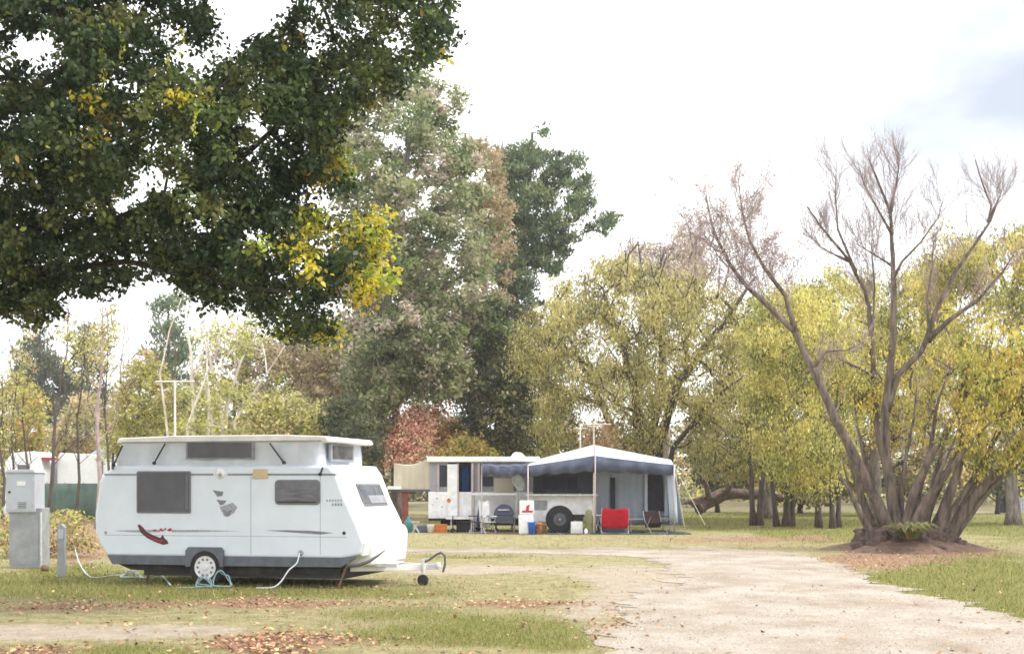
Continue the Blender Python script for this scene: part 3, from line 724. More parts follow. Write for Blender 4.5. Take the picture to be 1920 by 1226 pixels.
# ------------------------------------------------------------------ power box, bollard
b = G(50, 1065); Yb = b.y; s = Yb/F
pb = thing('power_box', 'tall grey metal power cabinet standing in leaf litter left of the caravan', 'power box', b)
MB().box(gx(17,Yb), gx(84,Yb)-.06, Yb, Yb+.45, 0, pz(952,Yb)).build('pedestal', M['box_grey'], pb, bevel=.012)
ub = MB().box(gx(13,Yb), gx(70,Yb)-.03, Yb-.06, Yb+.5, pz(960,Yb), pz(886,Yb)).build('cabinet', M['box_pale'], pb, bevel=.012)
MB().prism([(gx(13,Yb)-.03,pz(886,Yb)), (gx(70,Yb),pz(886,Yb)), (gx(70,Yb)-.05,pz(880,Yb)), (gx(13,Yb)+.05,pz(880,Yb))], Yb-.09, Yb+.52).build('lid', M['box_pale'], ub, bevel=.008)
MB().box(gx(16,Yb), gx(68,Yb)-.03, Yb-.068, Yb-.06, pz(956,Yb), pz(890,Yb)).build('door', M['box_pale'], ub, bevel=.004)
for py_ in (898, 944): MB().tube([(gx(66,Yb)-.02,Yb-.075,pz(py_-4,Yb)),(gx(66,Yb)-.02,Yb-.075,pz(py_+4,Yb))], .014, 8).build('hinge', M['steel'], ub)
for k in range(4): MB().box(gx(36,Yb), gx(52,Yb), Yb-.074, Yb-.067, pz(952-k*3.2,Yb), pz(950.8-k*3.2,Yb)).build('vent_slot', M['dark_trim'], ub)
MB().box(gx(34,Yb), gx(50,Yb), Yb-.073, Yb-.067, pz(910,Yb), pz(902,Yb)).build('blank_plate', M['white_plastic'], ub, bevel=.003)
MB().box(gx(22,Yb), gx(78,Yb)-.06, Yb-.006, Yb+.0, pz(1058,Yb), pz(968,Yb)).build('access_panel', M['box_grey'], pb, bevel=.004)
MB().tube([(gx(78,Yb),Yb-.03,0),(gx(78,Yb),Yb-.03,pz(960,Yb))], .02, 8).build('conduit', M['galv'], pb)
MB().lathe((gx(20,Yb), Yb-.075, pz(922,Yb)), 'y', [(-.02,.02),(.01,.025)], 10).build('lock', M['black'], ub)
MB().box(gx(13,Yb)-.12, gx(13,Yb), Yb+.1, Yb+.25, pz(964,Yb), pz(950,Yb)).build('socket', M['white_plastic'], ub, bevel=.02)
b = G(114, 1082); Yb = b.y
bo = thing('bollard', 'slim grey steel post standing between the power cabinet and the caravan', 'post', b)
MB().prism([(gx(107,Yb), 0), (gx(121,Yb), 0), (gx(121,Yb), pz(988,Yb)), (gx(114,Yb), pz(981,Yb)), (gx(107,Yb), pz(986,Yb))], Yb, Yb+.11).build('post', M['box_grey'], bo, bevel=.01)
MB().box(gx(109,Yb), gx(119,Yb), Yb-.012, Yb, pz(1010,Yb), pz(992,Yb)).build('tap_plate', M['box_pale'], bo, bevel=.004)
b = G(84, 1070); top(MB().lathe(b, 'z', [(0,.07),(.05,.085),(.11,.07),(.13,.02)], 14).build('drain_cap', M['wood'], origin=b, smooth=True), 'small dark cap at the foot of the grey power cabinet', 'cap')

# ------------------------------------------------------------------ antennas
def aerial(name, label, base, Y, px, top_py, bars, m, r=.02):
    t = thing(name, label, 'antenna', base)
    MB().tube([(base.x, Y, base.z), (gx(px,Y), Y, pz(top_py,Y))], r, 8).build('mast', m, t)
    for (xa, xb_, py, dy) in bars:
        MB().tube([(gx(xa,Y), Y+dy, pz(py,Y)), (gx(xb_,Y), Y-dy, pz(py,Y))], r*.7, 6).build('element', m, t)
    return t
Ya = 25.5; aerial('tv_antenna', 'tall white television antenna mast rising behind the caravan roof', Vector((gx(328,Ya),Ya,0)), Ya, 328, 713, [(290,366,715,.05),(300,322,731,.3),(334,356,727,.3)], M['aerial_white'], .022)

# ------------------------------------------------------------------ camper trailer (left of the tent)
Y1 = 46.0
def X(px, Y=Y1): return gx(px, Y)
def Z(py, Y=Y1): return pz(py, Y)
cb = Vector((X(860), Y1, 0))
ct = thing('camper_trailer', 'white wind-up camper trailer with open door and cream bed-end tent', 'camper trailer', cb)
MB().box(X(803), X(1000), Y1, Y1+2.1, Z(972), Z(922)).build('body', M['camper_white'], ct, bevel=.03)
MB().box(X(806), X(840), Y1+.05, Y1+2.0, Z(922), Z(866)).box(X(883), X(1000), Y1+.05, Y1+2.0, Z(922), Z(866)).box(X(840), X(883), Y1+1.2, Y1+2.0, Z(972), Z(866)).build('canvas_wall', M['camper_grey'], ct)
r = MB().box(X(801), X(1012), Y1-.12, Y1+2.2, Z(866), Z(856)).build('roof', M['roof_white'], ct, bevel=.03)
MB().prism([(X(958),Z(856)), (X(961),Z(850)), (X(967),Z(847)), (X(978),Z(848)), (X(986),Z(856))], Y1+.2, Y1+.9).build('roof_vent', M['white_plastic'], r, bevel=.03)
MB().box(X(824.5), X(838.5), Y1+.02, Y1+.05, Z(912), Z(872)).build('window', M['mesh_dark'], ct)
MB().box(X(820), X(823), Y1+.01, Y1+.05, Z(921), Z(868)).build('corner_post', M['pole_pink'], ct)
MB().box(X(838.7), X(858), Y1-.05, Y1+.0, Z(968), Z(870)).build('door', M['camper_white'], ct, bevel=.012)
MB().box(X(859), X(884), Y1+.35, Y1+.40, Z(970), Z(868)).build('doorway', M['mesh_dark'], ct)
row = []
for q in range(6): row.append([(X(863+k*2.2), Y1+.22+.05*math.sin(k*1.7+q*.3), Z(875+q*11)) for k in range(9)])
MB().sheet(row).build('door_curtain', M['blue_cloth'], ct, smooth=True, solid=.01)
MB().box(X(884), X(888), Y1-.06, Y1+.03, Z(968), Z(868)).box(X(857.2), X(860.2), Y1-.06, Y1+.03, Z(968), Z(868)).build('door_frame', M['pole_pink'], ct, bevel=.008)
MB().box(X(904), X(924), Y1+.0, Y1+.05, Z(911), Z(893)).build('window', M['mesh_dark'], ct)
MB().box(X(896), X(899.5), Y1-.03, Y1+.05, Z(922), Z(868)).build('corner_post', M['pole_pink'], ct)
MB().box(X(926), X(963), Y1-.01, Y1+.045, Z(926), Z(896)).build('cream_panel', M['cream'], ct, bevel=.01)
rows = []
for q in range(5): rows.append([(gx(902+(990-902)*k/14, 44.2+q*.45), 44.2+q*.45, pz(873-q*1.3, 44.2+q*.45)-.05*math.sin(math.pi*k/14)-.02*math.sin(k*1.7)) for k in range(15)])
MB().sheet(rows).build('awning_fly', M['underside_shade'], ct, smooth=True, solid=.012)
MB().sheet([[(gx(902+(990-902)*k/28, 44.18), 44.18+.03*math.sin(k*1.3), pz(873, 44.2)-.05*math.sin(math.pi*k/28)-.01-f_*(.30+.05*math.sin(k*.8))) for k in range(29)] for f_ in (0, .5, 1)]).build('fly_underside_shade', M['underside_shade'], ct, smooth=True, solid=.008)  # hanging dark strip that imitates the fly's shaded underside
MB().tube([(gx(903,44.2),44.2,0),(gx(903,44.2),44.2,pz(873,44.2))], .02, 8).build('awning_pole', M['pole_pink'], ct)
# bed end
g = MB(); n = 16; rows = []
for q in range(9):
    y = Y1+.15+1.8*q/8; rows.append([])
    for k in range(n+1):
        f = k/n; px = 738+(806-738)*f; sag = 9*math.sin(math.pi*f)*(.6+.2*math.sin(q*2.1)); base_ = 868 + (855-868)*f**3
        edge = 0 if f > .12 else 0
        rows[-1].append((X(px), y, Z(base_ + sag + edge)))
g.sheet(rows); be = g.build('bed_end', M['cream'], ct, smooth=True, solid=.02)
def side_panel(y):
    rows = [[], []]
    for k in range(n+1):
        f = k/n; px = 738+(806-738)*f; base_ = 868+(855-868)*f**3 + 9*math.sin(math.pi*f)*.62
        rows[0].append((X(px), y, Z(base_))); rows[1].append((X(px), y+.02*math.sin(k*1.9), Z(917)))
    return rows
MB().sheet(side_panel(Y1+.15)).sheet(side_panel(Y1+1.95)).add([(X(738),Y1+.15,Z(868)),(X(738),Y1+1.95,Z(868)),(X(738),Y1+1.95,Z(917)),(X(738),Y1+.15,Z(917))],[(0,1,2,3)]).build('bed_end_wall', M['cream'], be, solid=.015)
MB().box(X(727), X(806), Y1+.1, Y1+2.0, Z(921), Z(917)).build('bed_base', M['dark_trim'], ct)
MB().box(X(726), X(752), Y1+.0, Y1+.1, Z(917), Z(911)).build('bed_rail', M['camper_white'], ct)
MB().box(X(752.5), X(764), Y1+.25, Y1+.40, 0, Z(922)).box(X(748), X(772), Y1+.2, Y1+.42, Z(922.5), Z(919)).build('bed_leg', M['brick_red'], ct, bevel=.01)
for (px, py, w, h, m) in ((842,938,8,12,'orange'),(841,936,3,4,'maroon'),(819,934,3,5,'grey_ink'),(829,950,3,5,'hose_blue'),(812,946,2.5,6,'pale_ink')):
    MB().lathe((X(px), Y1-.012-.004*(m == 'maroon')-.06*(835 < px), Z(py)), 'y', [(0,w*.0096),(.015+.06*(835 < px),w*.0096)], 14).build('sticker', M[m], ct)
MB().box(X(803), X(1000), Y1+.1, Y1+.2, Z(976), Z(972)).box(X(825), X(990), Y1+.3, Y1+1.9, Z(985), Z(973)).build('chassis', M['under'], ct)
w1 = MB().lathe((X(893), Y1+.05, .33), 'y', [(0,.2),(.0,.29),(.03,.33),(.19,.33),(.2,.28),(.2,.2)], 24).build('wheel', M['rubber'], ct)
MB().lathe((X(893), Y1+.045, .33), 'y', [(0,.17),(.03,.2)], 18).build('rim', M['galv'], w1)
MB().box(X(838), X(890), Y1-.62, Y1-.12, Z(973,45.5), Z(969,45.5)).tube([(X(846,45.5),Y1-.5,0),(X(846,45.5),Y1-.5,.52)],.02).tube([(X(884,45.5),Y1-.5,0),(X(884,45.5),Y1-.5,.52)],.02).build('step', M['camper_white'], ct)
MB().lathe((X(851), Y1-.75, .07), 'y', [(0,.05),(0,.09),(.05,.09),(.05,.05)], 14).tube([(X(851),Y1-.72,.1),(X(851),Y1-.72,.6)], .018).build('stand_wheel', M['black'], ct)

# ------------------------------------------------------------------ tent trailer with the big awning
Y2 = 45.0
tb = Vector((gx(1060, Y2+1.5), Y2+1.5, 0))
tt = thing('tent_trailer', 'grey canvas trailer tent with pale peaked awning roof and black trailer wheel', 'trailer tent', tb)
def PP(px, py, Y): return tuple(P(px, py, Y))
Yf, Yk, Yr = 44.0, 46.6, 49.0           # awning front edge, ridge peak, rear
def lerp3(a, b, f): return tuple(a[i]+(b[i]-a[i])*f for i in range(3))
A = PP(988,873,Yf); B = PP(1114,854,Yf); D = PP(1263,871,Yf); K = PP(1113,834,Yk); El = PP(990,866,Yk+1.2); Er = PP(1258,862,Yk+1.2); R1 = PP(1113,842,Yr)
def panel(a, b, k1, k2, n=12, m=6, sag=.05):
    rows = []
    for q in range(m+1):
        f = q/m; rows.append([])
        for j in range(n+1):
            u = j/n; p = lerp3(lerp3(a, b, u), lerp3(k1, k2, u), f)
            rows[-1].append((p[0], p[1], p[2]-sag*math.sin(math.pi*u)*math.sin(math.pi*f*.9+.25)))
    return rows
rfm = MB().sheet(panel(A, B, El, K)).sheet(panel(B, D, K, Er)).sheet(panel(El, K, PP(992,874,Yr), R1)).sheet(panel(K, Er, R1, PP(1255,870,Yr)))
ro = rfm.build('roof', M['tent_roof'], tt, solid=.012, smooth=True)
# scalloped dark strip on the front edge, in place of the roof's shaded underside
vr = [[], []]
for j in range(41):
    u = j/40; p = lerp3(A, B, u*2) if u < .5 else lerp3(B, D, u*2-1)
    vr[0].append((p[0], p[1]-.02, p[2]-.015)); vr[1].append((p[0], p[1]-.02+.05*math.sin(j*1.3), p[2]-.34-.07*abs(math.sin(j*.55))-.16*max(0, 1-abs(u-.5)*2.6)))
MB().sheet(vr).build('underside_shade', M['underside_shade'], ro, smooth=True, solid=.008)
Yw = 46.4
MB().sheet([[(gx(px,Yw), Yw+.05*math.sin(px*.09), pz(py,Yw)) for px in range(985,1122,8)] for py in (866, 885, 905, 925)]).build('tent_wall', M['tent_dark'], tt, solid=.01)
for a, b in ((1018,1058),(1064,1082)):
    MB().box(gx(a,Yw), gx(b,Yw), Yw-.10, Yw-.07, pz(917,Yw), pz(894,Yw)).build('window', M['mesh_dark'], tt)
Yq = 45.9
MB().sheet([[(gx(px,Yq), Yq+.07*math.sin(px*.21+py*.012)*(py-860)/120+.03*math.sin(px*.5), pz(py,Yq)) for px in range(1118,1270,4)] for py in (872, 895, 918, 942, 965, 984)]).build('tent_wall', M['tent_pale'], tt, solid=.01, smooth=True)
MB().box(gx(1144,Yq), gx(1153,Yq), Yq-.14, Yq-.11, pz(978,Yq), pz(895,Yq)).build('door_slit', M['mesh_dark'], tt)
wn_ = MB().prism([(gx(1214,Yq),pz(957,Yq)), (gx(1244,Yq),pz(957,Yq)), (gx(1241,Yq),pz(890,Yq)), (gx(1213,Yq),pz(890,Yq))], Yq-.18, Yq-.13).build('window', M['mesh_dark'], tt)
MB().box(gx(1245,Yq), gx(1251,Yq), Yq-.2, Yq-.13, pz(978,Yq), pz(886,Yq)).box(gx(1208,Yq), gx(1213,Yq), Yq-.2, Yq-.13, pz(978,Yq), pz(886,Yq)).build('window_border', M['tent_roof'], wn_)
rows = []
for q in range(6):
    f = q/5; rows.append([])
    for j in range(9):
        u = j/8; a = lerp3(PP(1262,874,Yf+.1), PP(1256,870,Yk+1.2), u); b = lerp3(PP(1278,984,Yf+.3), PP(1268,980,Yk+1.4), u); p = lerp3(a, b, f)
        rows[-1].append((p[0]+.05*math.sin(j*1.9+q*.4), p[1], p[2]))
MB().sheet(rows).build('side_wall', M['tent_pale'], tt, solid=.01, smooth=True)
MB().sheet([[(gx(1250+(py-872)*.05+k*4, Yf+.15), Yf+.15+.04*math.sin(k*2.1), pz(py, Yf+.15)) for k in range(5)] for py in (873, 900, 930, 960, 980)]).build('tied_curtain', M['tent_pale'], tt, solid=.01, smooth=True)
for px, t_, b_ in ((990,871,1000),(1116,834,1004),(1264,868,1004)):
    MB().tube([(gx(px,Yf-.05), Yf-.05, max(0, pz(b_,Yf))), (gx(px,Yf-.05), Yf-.05, pz(t_+2,Yf))], .022, 8).build('awning_pole', M['pole_pink'], tt, smooth=True)
# trailer under the tent
MB().box(gx(990,Y2), gx(1112,Y2), Y2, Y2+1.9, pz(978,Y2), pz(927,Y2)).build('trailer_body', M['camper_white'], tt, bevel=.03)
tbx = MB().box(gx(1000,Y2), gx(1026,Y2), Y2-.02, Y2+.0, pz(956,Y2), pz(938,Y2)).build('hatch', M['pale_blind'], tt, bevel=.004)
MB().box(gx(985,Y2), gx(1120,Y2), Y2-.35, Y2+.0, pz(929,Y2), pz(926,Y2)).build('kitchen_bench', M['galv'], tt, bevel=.004)
arc = [(gx(1020,Y2),pz(978,Y2))] + [(gx(1049,Y2)+.58*math.cos(math.radians(180-a)), .45+.62*math.sin(math.radians(a))) for a in range(20, 161, 14)] + [(gx(1080,Y2),pz(978,Y2))]
MB().prism(arc, Y2-.14, Y2+.02).build('mudguard', M['white_plastic'], tt, bevel=.01)
wh = MB().lathe((gx(1049,Y2), Y2-.32, .48), 'y', [(0,.26),(0,.43),(.03,.475),(.07,.49),(.20,.49),(.24,.46),(.24,.3)], 28).build('wheel', M['rubber'], tt)
MB().lathe((gx(1049,Y2), Y2-.325, .48), 'y', [(-.03,.07),(0,.09),(.0,.22),(.02,.25)], 20).build('rim', M['dark_trim'], wh)
MB().lathe((gx(1049,Y2), Y2-.365, .48), 'y', [(0,.025),(.02,.04)], 10).build('hub_cap', M['galv'], wh)
MB().box(gx(1072,Y2), gx(1096,Y2), Y2-.2, Y2+.0, pz(974,Y2), pz(964,Y2)).build('tool_box', M['black'], tt, bevel=.02)
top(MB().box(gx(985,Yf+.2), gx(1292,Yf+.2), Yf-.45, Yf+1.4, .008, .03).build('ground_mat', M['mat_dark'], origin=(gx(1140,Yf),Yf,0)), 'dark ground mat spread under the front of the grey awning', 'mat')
for i, (a, b) in enumerate((((1264,872),(1284,990)), ((1264,872),(1322,984)))):
    p, q = P(*a, Yf-.05), G(*b) if False else P(b[0], b[1], 44.6); q.z = max(q.z, .03)
    MB().tube([p, q], .011, 5).build('guy_rope', M['rope'], tt)
aerial('tv_antenna', 'thin yellowish television antenna mast rising from the peak of the grey awning', Vector((gx(1113.5,Yf+.15),Yf+.15,0)), Yf+.15, 1113.5, 791, [(1098,1146,795,.05),(1106,1122,799,.2)], M['aerial'], .028)
aerial('tv_antenna', 'faint pale antenna mast standing behind the left slope of the awning', Vector((gx(1088,50),50,0)), 50, 1088, 795, [(1078,1100,803,.1)], M['aerial_white'], .022)

# ------------------------------------------------------------------ camping gear
def fold_chair(x, y, w, back, fabric, frame, name, label, group, face=1, rz=0):
    t = thing(name, label, 'camp chair', (x, y, 0), rz, group)
    s = MB(); hs = .42
    s.hexa([(-w/2,-.22,hs-.02),(w/2,-.22,hs-.02),(w/2,.25,hs-.06),(-w/2,.25,hs-.06),(-w/2,-.22,hs),(w/2,-.22,hs),(w/2,.25,hs-.04),(-w/2,.25,hs-.04)])
    s.build('seat', fabric, t, local=True, bevel=.01)
    rows = []
    for q in range(6):
        f = q/5; wq = w*(1-.16*max(0, f-.7)/.3*1.0-.08*max(0, .2-f)/.2); rows.append([(-wq/2+wq*k/8, (.22+.16*f+.05*math.sin(math.pi*k/8))*face, hs-.22+(back-hs+.22)*f - .05*math.sin(math.pi*k/8)*(f > .9)) for k in range(9)])
    MB().sheet(rows).build('backrest', fabric, t, local=True, solid=.015, smooth=True)
    for sx in (-1, 1):
        MB().tube([(sx*w/2, .26*face, .02), (sx*w/2, -.24*face, hs+.18)], .014, 6).tube([(sx*w/2, -.28*face, .02), (sx*w/2, .24*face, hs+.02), (sx*w/2, .39*face, back)], .014, 6).build('leg', frame, t, local=True)
        MB().box(sx*w/2-.035, sx*w/2+.035, -.27, .24, hs+.17, hs+.20).build('armrest', fabric, t, local=True, bevel=.01)
    MB().tube([(-w/2,-.28*face,.03),(w/2,.26*face,.05)], .012, 6).tube([(w/2,-.28*face,.03),(-w/2,.26*face,.05)], .012, 6).build('cross_brace', frame, t, local=True)
    return t
Yc = 43.9
fold_chair(gx(1152,Yc), Yc, .92, pz(951,Yc), M['red_cloth'], M['steel'], 'camp_chair', 'bright red fabric camp chair facing away in front of the grey tent wall', None, -1)
fold_chair(gx(1230,Yc+.4), Yc+.4, .62, pz(958,Yc), M['brown_cloth'], M['steel'], 'camp_chair', 'dark brown camp chair under the right edge of the grey awning', None, 1, .35)
fold_chair(gx(898,Yc+.6), Yc+.6, .50, pz(944,Yc), M['purple_cloth'], M['steel'], 'camp_chair', 'dark purple camp chair outside the open door of the camper trailer', None, 1, -.5)
fold_chair(gx(915,Yc+.5), Yc+.4, .40, pz(938,Yc), M['white_plastic'], M['steel'], 'camp_chair', 'white folding chair between the purple chair and the covered barbecue', None, 1, .4)
t = thing('camp_table', 'low slatted camp table beside the brown chair under the awning', 'table', (gx(1200,45.2),45.2,0))
MB().box(gx(1178,45.2), gx(1262,45.2), 44.9, 45.5, .47, .50).build('tabletop', M['galv'], t, bevel=.006)
for px in (1182, 1258):
    for yy in (44.95, 45.45): MB().tube([(gx(px,45.2),yy,0),(gx(px,45.2),yy,.47)], .016, 6).build('leg', M['steel'], t)
t = thing('camp_table', 'white camp table against the camper trailer wall right of its door', 'table', (gx(925,45.4),45.4,0))
MB().box(gx(885,45.4), gx(968,45.4), 45.1, 45.75, pz(927,45.4)-.02, pz(924,45.4)).build('tabletop', M['white_plastic'], t, bevel=.01)
for px in (888, 965):
    for yy in (45.15, 45.7): MB().tube([(gx(px,45.4),yy,0),(gx(px,45.4),yy,pz(927,45.4))], .018, 6).build('leg', M['pole_pink'], t)
Yb2 = 44.7
t = thing('barbecue', 'dark covered barbecue on wheels standing in front of the white camp table', 'barbecue', (gx(945,Yb2),Yb2,0))
lid = [(gx(926,Yb2),.62)] + [(gx(945,Yb2)+.36*math.cos(math.radians(a)), .62+.40*math.sin(math.radians(a))) for a in range(170, 9, -16)] + [(gx(964,Yb2),.62)]
MB().prism(lid, Yb2-.25, Yb2+.25).build('lid', M['purple_cloth'], t, bevel=.03)
MB().box(gx(927,Yb2), gx(963,Yb2), Yb2-.24, Yb2+.24, .34, .62).build('body', M['tent_dark'], t, bevel=.02)
MB().box(gx(934,Yb2), gx(955,Yb2), Yb2-.29, Yb2-.25, .80, .84).build('handle', M['galv'], t, bevel=.01)
for px in (930, 960): MB().box(gx(px,Yb2)-.03, gx(px,Yb2)+.03, Yb2-.2, Yb2+.2, .06, .34).build('leg', M['black'], t)
MB().lathe((gx(932,Yb2), Yb2-.27, .09), 'y', [(0,.06),(.0,.09),(.05,.09),(.05,.06)], 14).build('wheel', M['rubber'], t)
# satellite dish
Yd = 45.0
t = thing('satellite_dish', 'pale satellite dish on a tripod between camper trailer and awning', 'dish', (gx(972,Yd),Yd,0))
ax = Vector((.75, -.55, .35)); MB().lathe(P(971,902,Yd), ax, [(-.09,.02),(-.07,.16),(-.035,.27),(.02,.36),(.03,.36),(-.02,.26),(-.06,.15),(-.08,.01)], 20).build('dish', M['aerial_white'], t, smooth=True)
for a in (0, 2.1, 4.2): MB().tube([tuple(P(971,908,Yd)), (gx(972,Yd)+.35*math.cos(a), Yd+.35*math.sin(a), .02)], .014, 6).build('leg', M['steel'], t)
# water bin with red cross, bucket, crates
Ye = 43.7
t = thing('water_drum', 'tall white drum marked with a red cross beside the black trailer wheel', 'drum', (gx(986,Ye),Ye,0))
MB().prism([(gx(973,Ye),0), (gx(999,Ye),0), (gx(1000,Ye),pz(965,Ye)), (gx(972,Ye),pz(965,Ye))], Ye-.22, Ye+.22).build('drum', M['white_plastic'], t, bevel=.05)
MB().box(gx(974,Ye), gx(1001,Ye), Ye-.2, Ye+.2, pz(965,Ye), pz(938,Ye)).build('box_top', M['white_plastic'], t, bevel=.03)
MB().box(gx(979,Ye), gx(999,Ye), Ye-.212, Ye-.20, pz(960,Ye), pz(956.5,Ye)).prism([(gx(986,Ye),pz(956.5,Ye)), (gx(991,Ye),pz(956.5,Ye)), (gx(993,Ye),pz(945,Ye)), (gx(987,Ye),pz(948,Ye))], Ye-.212, Ye-.20).build('red_cross', M['red_ink'], t)
b = (gx(997,Ye-.3), Ye-.3, 0)
t = thing('bucket', 'bright blue plastic bucket standing in front of the white drum', 'bucket', b)
MB().lathe(b, 'z', [(0,.105),(.40,.14),(.43,.15),(.43,.125),(.06,.09)], 20).build('bucket_body', M['blue_plastic'], t, smooth=True)
MB().tube([(b[0]-.145,b[1],.41)] + [(b[0]-.145*math.cos(a), b[1]-.10*math.sin(a), .41-.13*math.sin(a)) for a in (.5,1.0,1.57,2.1,2.6)] + [(b[0]+.145,b[1],.41)], .008, 5).build('bucket_handle', M['steel'], t)
def crate(x0, x1, y, z0, z1, dep, m, name, label, cat):
    t = thing(name, label, cat, ((x0+x1)/2, y, z0))
    b_ = MB(); k = 5
    for i in range(k+1):
        xx = x0+(x1-x0)*i/k; b_.box(xx-.012, xx+.012, y-dep/2, y-dep/2+.02, z0, z1)
    for zz in (z0, (z0+z1)/2-.012, z1-.03): b_.box(x0, x1, y-dep/2-.004, y-dep/2+.016, zz, zz+.03)
    b_.box(x0, x0+.015, y-dep/2+.017, y+dep/2, z0, z1).box(x1-.015, x1, y-dep/2+.017, y+dep/2, z0, z1).box(x0+.016, x1-.016, y+dep/2-.02, y+dep/2, z0, z1).box(x0+.016, x1-.016, y-dep/2+.021, y+dep/2-.021, z0, z0+.02)
    b_.build('crate_frame', m, t); return t
crate(gx(1003,Ye), gx(1025,Ye), Ye, .0, .33, .35, M['wood'], 'crate', 'brown slatted crate between the blue bucket and the black wheel', 'crate')
top(MB().lathe((gx(1010,Ye),Ye,.03), 'z', [(0,.09),(.28,.11),(.36,.12),(.38,.05)], 12).build('pot', M['orange'], origin=(gx(1010,Ye),Ye,.03)), 'orange pot sitting in the brown slatted crate', 'pot')
crate(gx(1071,Ye), gx(1091,Ye), Ye+.1, .0, .43, .4, M['white_plastic'], 'milk_crate', 'pale grey plastic crate on the dark mat right of the black wheel', 'crate')
b = (gx(1098.5,Ye), Ye, 0); top(MB().lathe(b, 'z', [(0,.055),(.02,.06),(.15,.065),(.16,.03),(.20,.03)], 14).build('bottle', M['white_plastic'], origin=b, smooth=True), 'small white bottle on the mat beside the pale plastic crate', 'bottle')
Yg = 44.3
rows = []
g = MB(); 
for q in range(7):
    f = q/6; r_ = .20+.05*math.sin(q*2)-.07*f; g_ = [(gx(1104,Yg)+r_*math.cos(a)*(1+.08*math.sin(3*a+q)), Yg+.2*math.sin(a), .03+.75*f) for a in [2*math.pi*k/14 for k in range(15)]]; rows.append(g_)
rows.append([(gx(1104,Yg), Yg, .84)]*15)
g.sheet(rows).build('sack', M['khaki'], None, origin=(gx(1104,Yg),Yg,0), smooth=True)
top(C.objects['sack'], 'slumped khaki sack leaning beside the awning pole behind the red chair', 'sack')
b = (gx(766,45.6), 45.6, 0); top(MB().lathe(b, 'z', [(0,.13),(.03,.16),(.36,.16),(.46,.09),(.48,.05),(.56,.05)], 18).build('gas_bottle', M['teal'], origin=b, smooth=True), 'teal gas bottle at the foot of the red bed-end leg', 'gas bottle')
t = thing('stool', 'small lilac folding stool in front of the cream bed-end', 'stool', (gx(779,45),45,0))
MB().box(gx(772,45), gx(787,45), 44.85, 45.15, .36, .40).build('seat', M['pole_pink'], t, bevel=.01)
for sx, sy in ((-.12,-.12),(.12,-.12),(-.12,.12),(.12,.12)): MB().tube([(gx(779.5,45)+sx,45+sy,0),(gx(779.5,45)-sx*.8,45+sy,.37)], .012, 6).build('leg', M['steel'], t)
b = (gx(808,45.2), 45.2, 0)
t = thing('bucket', 'white plastic bucket under the left corner of the camper trailer', 'bucket', b)
MB().lathe(b, 'z', [(0,.11),(.26,.14),(.28,.15),(.28,.125),(.05,.10)], 18).build('bucket_body', M['white_plastic'], t, smooth=True)
crate(gx(815,45.3), gx(838,45.3), 45.3, 0, .30, .35, M['orange'], 'crate', 'orange-brown crate under the camper trailer beside the white bucket', 'crate')
t = thing('plank', 'long brown plank lying on the grass in front of the barbecue', 'plank', (gx(955,44.2),44.2,0))
MB().box(gx(905,44.2), gx(1010,44.2), 44.05, 44.25, .0, .05).build('board', M['wood'], t, bevel=.006)
t = thing('shade_box', 'black lidded box added as shade under the camper trailer beside its door step', 'storage box', (gx(872,45.9),45.9,0))  # dark box added to deepen the shade below the trailer
MB().box(gx(856,45.9), gx(886,45.9), 45.7, 46.1, 0, .34).build('box_body', M['black'], t, bevel=.02); MB().box(gx(855,45.9), gx(887,45.9), 45.68, 46.12, .343, .39).build('lid', M['dark_trim'], t, bevel=.015)
t = thing('shade_box', 'dark grey lidded tub added as shade under the tent trailer behind the red chair', 'storage box', (gx(1140,45.2),45.2,0))  # second dark filler, added for the shade under the tent
MB().prism([(gx(1122,45.2),0),(gx(1170,45.2),0),(gx(1172,45.2),.33),(gx(1120,45.2),.33)], 45.0, 45.5).build('box_body', M['tent_dark'], t, bevel=.02); MB().box(gx(1119,45.2), gx(1173,45.2), 44.98, 45.52, .333, .38).build('lid', M['black'], t, bevel=.015)
b = (gx(793,45.6), 45.6, 0); top(MB().hexa([(b[0]-.28,45.4,0),(b[0]+.25,45.4,0),(b[0]+.25,45.8,0),(b[0]-.28,45.8,0),(b[0]-.22,45.45,.24),(b[0]+.2,45.45,.28),(b[0]+.2,45.75,.28),(b[0]-.22,45.75,.24)]).build('bag', M['tent_dark'], origin=b, bevel=.06, seg=3), 'dark bag lying on the ground below the cream bed-end', 'bag')
for px, lab in ((1124, 'left'), (0, '')):
    if px:
        t = thing('camp_stool', 'small white folding stool half hidden between the awning pole and the red chair', 'stool', (gx(px,44.6),44.6,0))
        MB().box(gx(1112,44.6), gx(1130,44.6), 44.4, 44.8, .62, .65).build('seat', M['white_plastic'], t, bevel=.008)
        for sx in (-1, 1): MB().tube([(gx(1121,44.6)+sx*.16,44.45,0),(gx(1121,44.6)-sx*.12,44.75,.63)], .014, 6).build('leg', M['steel'], t)

